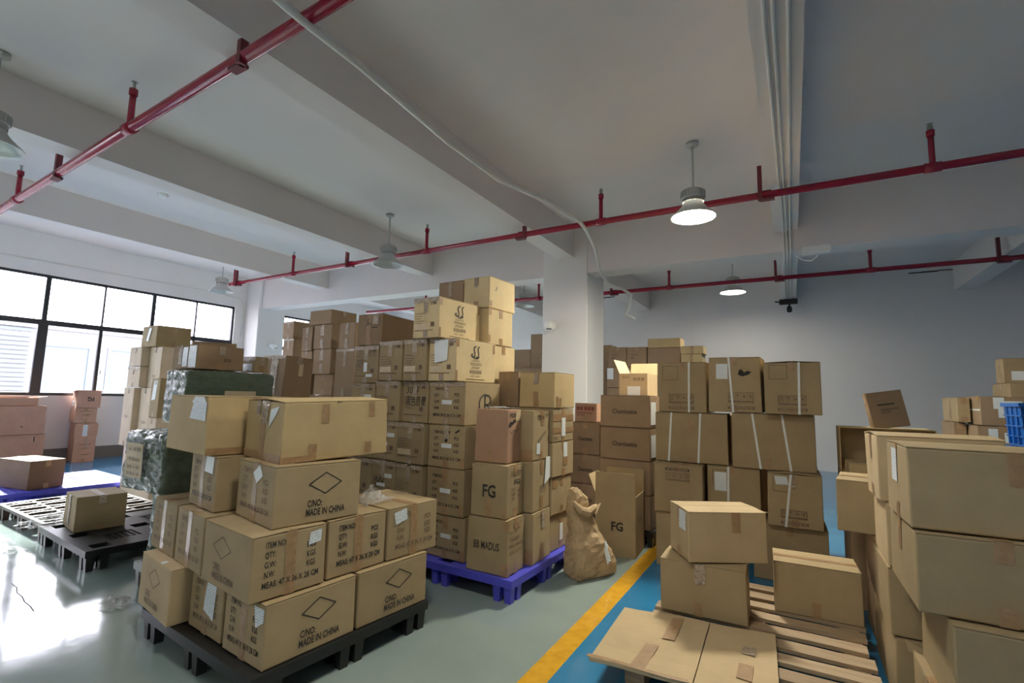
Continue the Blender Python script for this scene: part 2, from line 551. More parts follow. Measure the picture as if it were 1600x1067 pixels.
sprinkler_pipe('near red sprinkler pipe rising to the upper left with a bright glint', [(-10.4, 1.98), (-8.31, 1.89), (-4.66, 1.72), (-2.06, 1.61), (2.2, 1.42)],
               [-7.62, -4.63, -1.75, 1.1], [(-3.05, 1, .10), (-6.35, 1, .28), (-9.0, -1, .28), (-.1, -1, .1)], .04)

def pendant(label, x, y, z, lit, r=.225, glow='lamp_glow'):
    root = empty('pendant_lamp', (x, y, z), 0, label, 'lamp', 'bell shaped pendant lamps')
    hz = ZC - z
    MB().tube([(0, 0, .30), (0, 0, hz - .01)], .012, 10).build('rod', 'lamp_metal', root, True)
    MB().lathe([(.0, hz - .004), (.062, hz - .004), (.062, hz - .03), (.03, hz - .05), (.0, hz - .05)], 20).build('ceiling_rose', 'lamp_metal', root, True)
    hs = MB().lathe([(.0, .31), (.045, .31), (.10, .285), (.112, .275), (.112, .20), (.10, .19)], 28)
    for k in range(28):
        a = 2 * PI * k / 28
        ca, sa = math.cos(a), math.sin(a)
        hs.add([(ca * .108, sa * .108, .20), (ca * .121, sa * .121, .205), (ca * .121, sa * .121, .27), (ca * .108, sa * .108, .278)], [(0, 1, 2, 3)])
    hs.build('housing', 'lamp_metal', root)
    MB().lathe([(.104, .195), (.104, .16)], 28).build('collar', 'steel', root, True)
    k = r / .225
    MB().lathe([(.098, .17), (.098, .15), (.112 * k, .12), (.14 * k, .085), (.175 * k, .052), (.21 * k, .02), (.225 * k, .004), (.225 * k, 0),
                (.212 * k, .0), (.205 * k, .014), (.168 * k, .047), (.132 * k, .08), (.104 * k, .115), (.088, .145)], 36).build('reflector', 'lamp_metal', root, True)
    if lit:
        MB().disc(.208 * k, .006, 36, up=False).build('diffuser', glow, root)
    else:
        MB().disc(.09, .146, 28, up=False).build('diffuser', 'lamp_inside', root)
pendant('lit bell pendant lamp hanging nearest on the right', -.82, 5.09, 3.18, True)
pendant('lit pendant lamp farther back near the end of the conduits', -.9, 9.75, 3.33, True, glow='lamp_glow_dim')
pendant('unlit pendant lamp hanging before the girder above the tall carton stack', -5.13, 5.21, 3.2, False)
pendant('unlit pendant lamp close to the left window', -10.2, 5.66, 3.33, False)
pendant('unlit pendant lamp half hidden between the tall stack and the column', -5.15, 9.5, 3.33, False)
pendant('unlit pendant lamp cut off by the left edge of the picture', -5.46, 1.12, 3.19, False)
pendant('unseen lit pendant lamp added just above the viewpoint to fill the foreground', -.82, 1.16, 3.18, True, glow='lamp_glow_dim')  # out-of-view lamp added in line with the row to brighten the foreground
pendant('unseen lit pendant lamp added behind the viewpoint as fill light', -.82, -2.77, 3.18, True, glow='lamp_glow_dim')  # second added fill lamp, out of view behind the camera

# surface conduits on the right-hand beam
def conduit(label, pts, r=.012, name='conduit'):
    p0 = Vector(pts[0])
    return tag(MB().tube([Vector(p) - p0 for p in pts], r, 8).build(name, 'conduit_white', None, True, p0), label, 'conduit')
GZ = ZG - .02
for (xa, xb, xc, lab) in ((-.07, -.035, -.07, 'leftmost white conduit running along the right-hand beam'), (-.025, .0, -.03, 'middle white conduit running along the right-hand beam'), (.05, .04, .03, 'rightmost white conduit running along the right-hand beam')):
    conduit(lab, [(xa, YF, ZB - .016), (xa, 3.0, ZB - .016), (xb, 6.9, ZB - .016), (xb, YG0 - .018, ZB - .03), (xb, YG0 - .018, ZG + .02), (xb, YG0 + .01, GZ), (xb, YG1 - .02, GZ),
                  (xb, YG1 + .02, ZG + .02), (xb, YG1 + .03, ZB - .09), (xb, YG1 + .06, ZB - .068), (xc, 11.33, ZB - .068)])
sp = empty('track_spotlight', (-.02, 11.45, 3.30), 0, 'small black spotlight at the far end of the white conduits', 'spotlight')
MB().box(-.16, .17, -.05, .05, .05, .15).build('mount', 'black_plastic', sp)
MB().tube([(.02, 0, .05), (.02, 0, -.02)], .02, 8).tube([(.02, -.02, -.03), (.02, -.12, -.10)], .05, 12).build('head', 'black_plastic', sp)
MB().tube([(-.14, 0, .10), (-.24, 0, .12)], .015, 8).build('arm', 'black_plastic', sp)
em = empty('emergency_light', (.31, 6.955, 3.17), 0, 'white rounded emergency light box under the girder', 'light')
MB().add([(-.15, -.05, .01), (-.135, -.05, 0), (.135, -.05, 0), (.15, -.05, .01), (.15, -.05, .07), (.135, -.05, .085), (-.135, -.05, .085), (-.15, -.05, .07), (-.15, .045, .01), (-.135, .045, 0), (.135, .045, 0), (.15, .045, .01), (.15, .045, .07), (.135, .045, .085), (-.135, .045, .085), (-.15, .045, .07)], [(7, 6, 5, 4, 3, 2, 1, 0), (8, 9, 10, 11, 12, 13, 14, 15)] + [(i, (i + 1) % 8, 8 + (i + 1) % 8, 8 + i) for i in range(8)]).build('casing', 'white_plastic', em)
MB().box(-.10, .10, -.056, -.05, .025, .06).build('lens', 'white_plastic', em)
MB().tube([(.02, 0, 0), (.0, .0, -.05), (-.06, .0, -.09), (-.14, .01, -.07), (-.24, .02, .02)], .005, 6).build('cable', 'white_plastic', em, True)
# loose flexible cable from the pipe to the column
conduit('thick white cable sagging across the ceiling to the column', [(-2.3, 1.2, 3.40), (-2.28, 1.56, 3.355), (-2.30, 2.0, 3.37), (-2.37, 3.0, 3.37), (-2.36, 3.8, 3.37), (-2.22, 4.5, 3.40),
        (-2.10, 5.2, 3.375), (-2.12, 5.45, 3.365), (-2.28, 6.2, 3.36), (-2.5, 7.05, 3.22), (-2.55, 7.55, 3.2), (-2.4, 7.8, 3.14), (-2.26, 7.88, 3.05), (-2.30, 7.9, 2.85), (-2.36, 7.9, 2.72), (-2.22, 7.95, 2.64)], .022, 'flexible_cable')
conduit('thin white conduit fixed to the wall above the left window', [(XW + .012, YF, 3.47), (XW + .012, 2.66, 3.48), (XW + .012, 6.0, 3.52), (XW + .012, 6.75, 3.48), (XW + .012, 6.86, 3.38), (XW + .012, 6.88, 2.9), (XW + .012, 6.85, 2.6)], .010)
sd = empty('smoke_detector', (-7.47, 3.24, ZC), 0, 'round white smoke detector on the ceiling at left', 'detector')
MB().lathe([(0, 0), (.055, 0), (.06, -.015), (.05, -.03), (.03, -.045), (0, -.048)], 20).build('body', 'white_plastic', sd, True)
MB().lathe([(.062, 0), (.066, -.006), (.062, -.012)], 20).build('base_ring', 'white_plastic', sd, True)
def turret(label, x, y, z, rz):
    c = empty('security_camera', (x, y, z), rz, label, 'camera')
    MB().lathe([(0, 0), (.055, 0), (.06, .012), (.05, .03), (0, .03)], 20).build('base', 'white_plastic', c, True).rotation_euler = (RAD(90), 0, 0)
    b = MB()
    ring = []
    for i in range(9):
        a = PI * i / 8
        ring.append((math.sin(a) * .055, -math.cos(a) * .055))
    b.lathe(ring, 20)
    o = b.build('ball', 'white_plastic', c, True)
    o.location = (0, -.06, -.01)
    c.scale = (1.5, 1.5, 1.5)
    MB().lathe([(0, 0), (.028, 0), (.03, .006), (0, .006)], 16).build('lens', 'black_plastic', o, True).location = (.02, -.035, -.04)
turret('small white security camera on the square column', -3.29, 6.985, 2.45, 0)
turret('small white security camera on the wall pier beside the window', -10.84, 7.3, 2.4, RAD(90))

# ------------------------------------------------------------------ cartons
# key: x, y, z of the base corner nearest the viewpoint, turn in degrees, size along the right-hand face, along the left-hand face, height
G = {
# pallet in front
'b1': (-1.97, 1.401, .15, 85.1, .465, .345, .268), 'b2': (-1.929, 1.881, .15, 83.7, .472, .36, .268), 'b3': (-2.345, 1.441, .15, 84.7, .47, .335, .268),
'b4': (-2.718, 1.391, .15, 80.9, .36, .461, .269), 'c1': (-2.019, 1.35, .421, 82.5, .352, .485, .276), 'c2': (-1.984, 1.719, .421, 83.6, .352, .47, .274),
'c3': (-1.939, 2.08, .421, 82.2, .364, .47, .275), 'c4': (-2.523, 1.422, .421, 80.1, .47, .376, .276), 'c5': (-2.912, 1.488, .421, 81.8, .47, .344, .277),
'd1': (-2.059, 1.457, .7, 78.4, .443, .423, .277), 'd2': (-2.573, 1.487, .7, 79.4, .47, .365, .277), 'e1': (-2.118, 1.519, .986, 77.5, .60, .47, .30),
'e2': (-2.64, 1.455, .981, 82.0, .5, .56, .306),
# blue pallet block
'BB': (-1.657, 2.901, .15, 90.7, .241, .324, .354), 'FG': (-1.682, 2.923, .507, 92.5, .251, .29, .349), 'TAN': (-1.727, 2.99, .86, 94, .225, .267, .375),
'C2a': (-1.622, 3.196, .15, 91.5, .311, .34, .348), 'C2b': (-1.637, 3.209, .501, 90.5, .286, .34, .358), 'C2c': (-1.65, 3.224, .862, 88.5, .264, .34, .361),
'C3a': (-1.646, 3.525, .15, 87, .355, .40, .27), 'C3b': (-1.634, 3.515, .423, 86, .341, .40, .284), 'C3c': (-1.622, 3.505, .71, 86.5, .365, .40, .265),
'C3d': (-1.623, 3.505, .978, 87.1, .365, .40, .261), 'C3e': (-1.618, 3.51, 1.242, 87.3, .372, .321, .282), 'V1': (-1.957, 3.536, 1.242, 87, .45, .2, .288),
'I1': (-2.056, 2.974, .15, 86, .5, .353, .301), 'I2': (-2.07, 2.969, .454, 85.9, .5, .36, .33), 'I3': (-2.077, 2.972, .787, 85.6, .5, .358, .312),
'I4': (-2.098, 2.988, 1.102, 85.2, .446, .362, .323), 'I5': (-2.18, 2.969, 1.429, 84.2, .485, .285, .327),
'hb4': (-2.472, 2.984, 1.429, 86.4, .5, .256, .329), 'hc4': (-2.75, 3.013, 1.429, 86.3, .5, .273, .329), 'hd4': (-3.046, 3.046, 1.409, 86.2, .5, .31, .322),
'hb3': (-2.475, 3.022, 1.102, 86, .5, .28, .325), 'hc3': (-2.769, 3.019, 1.102, 86, .5, .281, .324), 'hd3': (-3.062, 3.038, 1.102, 86, .5, .299, .30),
'hb2': (-2.46, 2.976, .787, 86.4, .5, .29, .312), 'hc2': (-2.765, 3.02, .787, 86, .5, .285, .312), 'hd2': (-3.06, 3.04, .787, 86, .5, .3, .312),
'hb1': (-2.474, 2.988, .454, 86, .5, .285, .328), 'hc1': (-2.772, 3.02, .454, 86, .5, .28, .328), 'hd1': (-3.06, 3.04, .454, 86, .5, .3, .328),
'hb0': (-2.45, 2.985, .15, 86, .5, .3, .301), 'hc0': (-2.765, 3.02, .15, 86, .5, .28, .301), 'hd0': (-3.06, 3.04, .15, 86, .5, .3, .301),
'LS': (-2.32, 2.925, 1.76, 84.1, .494, .282, .315), 'M2': (-2.2, 3.50, 1.43, 86, .36, .58, .327), 'U2': (-2.2, 3.44, 1.76, 85.9, .37, .58, .308),
'T1': (-2.205, 3.45, 2.072, 85.8, .396, .287, .273), 'T2': (-2.52, 3.502, 2.072, 86, .38, .29, .278), 'br': (-3.032, 3.051, 1.735, 92, .484, .283, .273),
'i_a': (-2.2, 3.55, .15, 86, .36, .56, .63), 'i_b': (-2.2, 3.55, .785, 86, .36, .56, .64),
# chemisette stack, open carton
'FGo': (-1.186, 4.235, 0, 93.5, .37, .349, .50), 'ch1': (-1.16, 4.64, 1.06, 86.5, .4, .495, .304), 'ch2': (-1.16, 4.64, .757, 86.5, .4, .495, .3),
'ch3': (-1.16, 4.64, .448, 86.5, .4, .495, .306), 'ch4': (-1.16, 4.64, .14, 86.5, .4, .495, .305), 'chA': (-1.75, 4.93, .742, 86, .36, .331, .333),
'chB': (-1.74, 4.925, .442, 86, .36, .345, .297), 'chC': (-1.74, 4.92, .14, 86, .36, .35, .299), 'rd': (-1.79, 4.95, 1.078, 86, .26, .257, .195),
'opS': (-1.2, 5.07, .14, 88, .45, .48, .60), 'opT': (-1.2, 5.07, .743, 88, .45, .48, .58), 'op': (-1.30, 5.1, 1.326, 88, .38, .30, .27),
# strapped stack
'C1': (-1.012, 4.216, 0, 0, .52, .4, .408), 'C3_': (-.304, 4.334, 0, 0, .496, .5, .408), 'B1': (-1.032, 4.245, .412, 2.9, .383, .4, .391),
'B2': (-.635, 4.40, .412, 2, .393, .4, .391), 'B3': (-.198, 4.287, .412, .3, .365, .4, .391), 'M1': (-1.056, 4.407, .807, 2.4, .584, .4, .415),
'Mr': (-.44, 4.38, .807, 1, .579, .4, .43), 'St1': (-1.028, 4.423, 1.226, -1, .397, .45, .43), 'St2': (-.614, 4.395, 1.241, -.9, .4, .45, .455), 'St3': (-.191, 4.30, 1.241, -.9, .377, .45, .397),
'sbA': (-.99, 4.89, 0, 0, .57, .4, .80), 'sbB': (-.40, 4.89, 0, 0, .56, .4, .80), 'sbC': (-.98, 4.89, .803, 0, .56, .4, .40), 'sbD': (-.40, 4.89, .803, 0, .52, .4, .40),
# wooden pallet
'Q1': (-.702, 3.005, .14, 1.5, .458, .30, .283), 'Q2': (-.534, 2.976, .428, 31.3, .451, .3, .277), 'Q3': (-.133, 3.339, .14, 2.5, .427, .288, .28),
# right-hand wall of cartons
'R10': (.351, 2.853, 0, 0, .45, .62, .31), 'R6': (.344, 2.855, .313, 0, .36, .455, .289), 'R9': (.35, 3.322, .313, 0, .36, .46, .301), 'R9b': (.36, 3.5, 0, 0, .4, .4, .31),
'R8': (.194, 3.432, .617, -7, .46, .4, .287), 'R3': (.354, 2.267, .616, .7, .47, .50, .272), 'R1': (.352, 2.30, .891, 2, .5, .40, .288), 'R4': (.425, 2.211, .313, 0, .45, .5, .30),
'R4b': (.40, 2.25, 0, 0, .5, .5, .31), 'R5': (.35, 2.86, .606, 0, .36, .4, .28), 'R2': (.329, 2.855, .889, 2.5, .46, .314, .30),
'r12': (.28, 4.03, .55, 0, .55, .6, .30), 'r12b': (.3, 4.05, 0, 0, .5, .55, .545), 'r12c': (.315, 4.04, .853, 2, .30, .27, .085), 'r11': (.285, 4.34, .853, 0, .55, .30, .31),
'r13': (.50, 4.40, 1.167, 6, .22, .11, .26),
# far right
'z1': (1.518, 6.93, 1.17, 0, .105, .6, .262), 'z3': (1.642, 6.697, 1.15, 0, .335, .477, .293), 'z4': (1.61, 6.7, .90, 0, .36, .48, .247), 'z2': (1.49, 7.0, .90, 0, .11, .5, .267),
'z5': (2.001, 7.283, 1.597, 0, .5, .243, .272), 'z6': (1.985, 7.085, 1.31, 0, .55, .531, .284), 'zs': (1.48, 6.7, 0, 0, .5, .75, .44), 'zt': (1.48, 6.7, .443, 0, .5, .75, .45), 'zu': (1.99, 7.05, 0, 0, .6, .6, .65), 'zv': (1.99, 7.05, .653, 0, .6, .6, .654),
# left: bales' neighbours, window side
'gb1': (-3.837, 2.002, 1.472, 88, .35, .382, .187), 'gb2': (-3.86, 2.47, 1.472, 88, .12, .2, .132), 'g1': (-3.93, 2.78, 1.25, 90, .30, .341, .39), 'g0': (-3.90, 2.79, .85, 88, .35, .4, .397), 'g_s': (-3.90, 2.85, 0, 88, .33, .42, .847),
'bp': (-5.044, 1.812, .15, 81, .341, .395, .276), 'lb4': (-7.44, 2.215, .15, 100, .34, .6, .32),
'wb3': (-10.86, 3.765, 0, 80.7, .30, .45, .68), 'wb2': (-10.85, 3.731, .683, 79.9, .30, .42, .26), 'wb1': (-10.81, 3.724, .946, 78, .322, .5, .30),
'lb3': (-10.82, 2.637, 0, 92, .74, .5, .52), 'lb2': (-10.80, 2.606, .523, 90.4, .736, .52, .458), 'lb1': (-10.84, 2.514, .984, 89.7, .714, .5, .125),
'w5': (-6.89, 2.905, .62, 84, .4, .33, .70), 'w6': (-6.535, 2.93, .62, 84, .4, .33, .70), 'w4': (-6.82, 2.917, 1.323, 84.3, .4, .40, .255), 'w3': (-6.447, 2.958, 1.323, 84.4, .36, .355, .488),
'w2': (-6.82, 2.912, 1.581, 84.9, .4, .37, .232), 'w1': (-6.559, 2.938, 1.816, 86.1, .375, .424, .254), 'w0': (-6.535, 2.93, 0, 84, .45, .70, .616),
'w7': (-6.05, 2.79, 1.0, 84, .3, .233, .43), 'w8': (-6.05, 2.79, .5, 84, .3, .24, .496), 'w8b': (-6.05, 2.79, 0, 84, .3, .24, .496), 'w9': (-7.30, 3.72, 1.66, 62, .55, .4, .33), 'w9b': (-7.30, 3.72, .8, 62, .55, .4, .856), 'w9c': (-7.30, 3.72, 0, 62, .55, .4, .796),
'f4': (-5.37, 4.55, 1.28, 86, .45, .42, .284), 'f3': (-5.39, 4.512, 1.567, 86, .5, .395, .341), 'f2': (-5.394, 4.506, 1.911, 86.3, .5, .395, .335), 'f1': (-5.409, 4.494, 2.249, 88.1, .434, .458, .197),
'f3l': (-5.80, 4.533, 1.567, 86, .5, .258, .322), 'f2l': (-5.805, 4.523, 1.892, 86, .5, .243, .333), 'f_s': (-5.37, 4.55, 0, 86, .5, .72, .64), 'f_t': (-5.37, 4.55, .643, 86, .5, .72, .634), 'f4l': (-5.81, 4.55, 1.28, 86, .45, .26, .284),
'f6': (-4.549, 4.148, 1.28, 86, .5, .35, .573), 'f5': (-4.556, 4.151, 1.856, 86, .5, .302, .316), 'f6s': (-4.549, 4.148, 0, 86, .5, .36, .64), 'f6t': (-4.549, 4.148, .643, 86, .5, .36, .634),
'f8': (-7.50, 5.47, 1.75, 86.3, .5, .311, .485), 'f7': (-7.538, 5.48, 2.238, 86, .5, .325, .308), 'f8s': (-7.5, 5.47, 0, 86, .5, .33, .87), 'f8t': (-7.5, 5.47, .873, 86, .5, .33, .874),
# behind the column
'k1': (-3.124, 9.3, 1.943, 0, .358, .4, .385), 'k2': (-2.76, 9.3, 1.943, 0, .381, .4, .378), 'k3': (-3.154, 9.3, 1.548, 0, .78, .4, .392), 'k4': (-3.153, 9.3, 1.113, 0, .78, .4, .432), 'k4s': (-3.153, 9.3, 0, 0, .78, .4, .55), 'k4t': (-3.153, 9.3, .553, 0, .78, .4, .557),
'k0': (-3.442, 9.75, 1.2, 0, .217, .4, 1.23), 'k0s': (-3.442, 9.75, 0, 0, .217, .4, 1.197), 'k5': (-2.359, 9.3, 2.301, 0, .596, .4, .171), 'k6': (-2.362, 9.3, 1.918, 0, .593, .4, .38), 'k6s': (-2.362, 9.3, 0, 0, .59, .4, .95), 'k6t': (-2.362, 9.3, .953, 0, .59, .4, .962),
'k7': (-1.716, 9.1, 2.154, 0, .378, .4, .138), 'k7b': (-1.718, 9.1, 2.004, 0, .356, .4, .146), 'k7s': (-1.72, 9.1, 0, 0, .38, .4, 1.0), 'k7t': (-1.72, 9.1, 1.003, 0, .38, .4, .997),
'j1': (-4.863, 9.3, 1.933, 0, .5, .4, .73), 'j2': (-5.4, 9.3, 1.934, 0, .53, .4, .405), 'j3': (-5.4, 9.2, 1.582, 0, 1.05, .5, .348), 'j3s': (-5.4, 9.2, 0, 0, 1.05, .5, .78), 'j3t': (-5.4, 9.2, .783, 0, 1.05, .5, .796),
}

FACES = {'R': ((0, 0, 0), (1, 0, 0), (0, 0, 1), (0, -1, 0)), 'L': ((0, 1, 0), (0, -1, 0), (0, 0, 1), (-1, 0, 0)),
         'E': ((1, 0, 0), (0, 1, 0), (0, 0, 1), (1, 0, 0)), 'B': ((1, 1, 0), (-1, 0, 0), (0, 0, 1), (0, 1, 0)), 'T': ((0, 0, 1), (1, 0, 0), (0, 1, 0), (0, 0, 1))}

class Carton:
    def __init__(self, key, label, mat='kraft', group=None, tilt=None, jit=.004, name='cardboard_box', cat='box'):
        x, y, z, yaw, w, d, h = G[key]
        self.k, self.w, self.d, self.h = key, w, d, h
        self.rng = random.Random(key)
        th = RAD(yaw)
        cx = x + w / 2 * math.cos(th) - d / 2 * math.sin(th)
        cy = y + w / 2 * math.sin(th) + d / 2 * math.cos(th)
        self.root = empty(name, (cx, cy, z), th, label, cat, group)
        if tilt:
            self.root.rotation_euler = (RAD(tilt[0]), RAD(tilt[1]), th)
        self.mat = mat
        r = self.rng
        self.J = {}
        for i in (0, 1):
            for j in (0, 1):
                for k in (0, 1):
                    s = jit if k else jit * .5
                    self.J[i, j, k] = ((.5 - i) * 2 * r.uniform(0, s), (.5 - j) * 2 * r.uniform(0, s), -r.uniform(0, jit * .6) if k else 0)
        self.bul = r.uniform(.0005, .0035)
    def size(self, face):
        return {'R': (self.w, self.h), 'B': (self.w, self.h), 'L': (self.d, self.h), 'E': (self.d, self.h), 'T': (self.w, self.d)}[face]
    def dfm(self, a, b, c, n=(0, 0, 0), off=0.0):
        """normalised position -> local point, dented corners and bulging sides"""
        p = [a * self.w, b * self.d, c * self.h]
        for i in (0, 1):
            for j in (0, 1):
                for k in (0, 1):
                    wt = (a if i else 1 - a) * (b if j else 1 - b) * (c if k else 1 - c)
                    q = self.J[i, j, k]
                    for t in range(3):
                        p[t] += wt * q[t]
        ca, cb, cc = max(0, min(1, a)), max(0, min(1, b)), max(0, min(1, c))
        p[0] += (2 * ca - 1) * self.bul * math.sin(PI * cb) * math.sin(PI * cc)
        p[1] += (2 * cb - 1) * self.bul * math.sin(PI * ca) * math.sin(PI * cc)
        return (p[0] - self.w / 2 + n[0] * off, p[1] - self.d / 2 + n[1] * off, p[2] + n[2] * off)
    def pt(self, face, sm, tm, off=.0015):
        o, ds, dt, n = FACES[face]
        W, H = self.size(face)
        s, t = sm / W, tm / H
        q = [o[i] + ds[i] * s + dt[i] * t for i in range(3)]
        return self.dfm(q[0], q[1], q[2], n, off)
    def patch(self, mb, face, quad, off, n=4, crinkle=0.0):
        """quad of four (s,t) in metres: lower left, lower right, upper right, upper left"""
        vs_, fs = [], []
        for j in range(n + 1):
            for i in range(n + 1):
                u, v = i / n, j / n
                s = (quad[0][0] * (1 - u) + quad[1][0] * u) * (1 - v) + (quad[3][0] * (1 - u) + quad[2][0] * u) * v
                t = (quad[0][1] * (1 - u) + quad[1][1] * u) * (1 - v) + (quad[3][1] * (1 - u) + quad[2][1] * u) * v
                vs_.append(self.pt(face, s, t, off + (self.rng.uniform(0, crinkle) if crinkle else 0)))
        for j in range(n):
            for i in range(n):
                a = j * (n + 1) + i
                fs.append((a, a + 1, a + n + 2, a + n + 1))
        mb.add(vs_, fs)
    def rect(self, mb, face, s0, t0, s1, t1, off, n=3, mat=None):
        cr = mat == 'tape_clear'
        self.patch(mb, face, [(s0, t0), (s1, t0), (s1, t1), (s0, t1)], off, 9 if cr else n, .0038 if cr else 0)
    def body(self, top=None):
        """closed body with soft edges"""
        top = self.h - .004 if top is None else top
        r = .006
        gr = []
        for L in (self.w, self.d, top):
            e = min(.25, r / L)
            gr.append([0, e, .5, 1 - e, 1])
        mb = MB()
        idx = {}
        def vert(i, j, k):
            if (i, j, k) not in idx:
                a, b, c = gr[0][i], gr[1][j], gr[2][k]
                ext = [q in (0, 4) for q in (i, j, k)]
                if sum(ext) >= 2:
                    m = .32 * r
                    if ext[0]: a += (m / self.w) * (1 if i == 0 else -1)
                    if ext[1]: b += (m / self.d) * (1 if j == 0 else -1)
                    if ext[2]: c += (m / top) * (1 if k == 0 else -1)
                idx[i, j, k] = len(mb.v)
                mb.v.append(self.dfm(a, b, c * top / self.h))
            return idx[i, j, k]
        for i in range(4):
            for j in range(4):
                mb.f.append((vert(i, j, 0), vert(i, j + 1, 0), vert(i + 1, j + 1, 0), vert(i + 1, j, 0)))
                mb.f.append((vert(i, j, 4), vert(i + 1, j, 4), vert(i + 1, j + 1, 4), vert(i, j + 1, 4)))
                mb.f.append((vert(i, 0, j), vert(i + 1, 0, j), vert(i + 1, 0, j + 1), vert(i, 0, j + 1)))
                mb.f.append((vert(i, 4, j), vert(i, 4, j + 1), vert(i + 1, 4, j + 1), vert(i + 1, 4, j)))
                mb.f.append((vert(0, i, j), vert(0, i, j + 1), vert(0, i + 1, j + 1), vert(0, i + 1, j)))
                mb.f.append((vert(4, i, j), vert(4, i + 1, j), vert(4, i + 1, j + 1), vert(4, i, j + 1)))
        mb.build('body', self.mat, self.root)
        return self
    def along_w(self):
        return self.w >= self.d
    def flaps(self, lift=0.0):
        g = .002
        for side in (0, 1):
            mb = MB()
            vs_ = []
            for zz in (-.0035, 0.0):
                for (u, v) in ((0, 0), (1, 0), (1, 1), (0, 1)):
                    if self.along_w():
                        a = u
                        b = (v * (.5 - g / self.d)) if side == 0 else (.5 + g / self.d + v * (.5 - g / self.d))
                        seam = (v == 1) if side == 0 else (v == 0)
                    else:
                        b = v
                        a = (u * (.5 - g / self.w)) if side == 0 else (.5 + g / self.w + u * (.5 - g / self.w))
                        seam = (u == 1) if side == 0 else (u == 0)
                    vs_.append(self.dfm(a, b, 1.0, (0, 0, 1), zz + (lift if seam else 0)))
            mb.add(vs_, [(0, 3, 2, 1), (4, 5, 6, 7), (0, 1, 5, 4), (1, 2, 6, 5), (2, 3, 7, 6), (3, 0, 4, 7)])
            mb.build('flap', self.mat, self.root)
        return self
    def tape(self, mat='tape_brown', wid=.05, drop=.07, rise=.06, top=True, full=False):
        ends = ('L', 'E') if self.along_w() else ('R', 'B')
        hw = wid / 2
        mb = MB()
        W, D = self.w, self.d
        if top:
            if self.along_w():
                self.rect(mb, 'T', 0, D / 2 - hw, W, D / 2 + hw, .0015, 5)
            else:
                self.rect(mb, 'T', W / 2 - hw, 0, W / 2 + hw, D, .0015, 5)
        for e in ends:
            c = self.size(e)[0] / 2
            if full:
                self.rect(mb, e, c - hw, 0, c + hw, self.h, .0014, 5, mat)
            else:
                self.rect(mb, e, c - hw, self.h - drop, c + hw, self.h, .0014, 3, mat)
        mb.build('tape', mat, self.root)
        if not full and rise:
            for e in ends:
                mb = MB()
                c = self.size(e)[0] / 2
                self.rect(mb, e, c - hw, 0, c + hw, rise, .0014, 3)
                mb.build('tape', 'tape_brown', self.root)
        return self
    def edge_tape(self, face, mat='tape_clear', wid=.035):
        """clear tape all round the rim of one side"""
        W, H = self.size(face)
        mb = MB()
        self.rect(mb, face, 0, H - wid, W, H, .0018, 6, mat)
        self.rect(mb, face, W / 2 - .022, H * .62, W / 2 + .022, H - wid, .0018, 4, mat)
        mb.build('tape', mat, self.root)
        mb = MB()
        self.rect(mb, face, W / 2 - .022, 0, W / 2 + .022, H * .16, .0018, 4, mat)
        mb.build('tape', mat, self.root)
        return self
    def strip(self, face, s0, t0, s1, t1, mat='tape_brown', name='tape'):
        W, H = self.size(face)
        mb = MB()
        self.rect(mb, face, s0 * W, t0 * H, s1 * W, t1 * H, .002, 4, mat)
        mb.build(name, mat, self.root)
        return self
    def quad(self, face, q, mat='paper_label', name='label', off=.0025):
        W, H = self.size(face)
        mb = MB()
        self.patch(mb, face, [(s * W, t * H) for s, t in q], off, 3)
        mb.build(name, mat, self.root)
        return self
    def sticker(self, face, s0, t0, s1, t1, mat='paper_label'):
        return self.quad(face, [(s0, t0), (s1, t0), (s1, t1), (s0, t1)], mat)
    def strap(self, face, sb, st):
        W, H = self.size(face)
        hw = .008
        mb = MB()
        self.patch(mb, face, [(sb * W - hw, 0), (sb * W + hw, 0), (st * W + hw, H), (st * W - hw, H)], .004, 4)
        if face == 'R':
            self.patch(mb, 'T', [(st * W - hw, -.004), (st * W + hw, -.004), (st * W + hw, self.d), (st * W - hw, self.d)], .004, 4)
        mb.build('strap', 'strap_white', self.root)
        return self
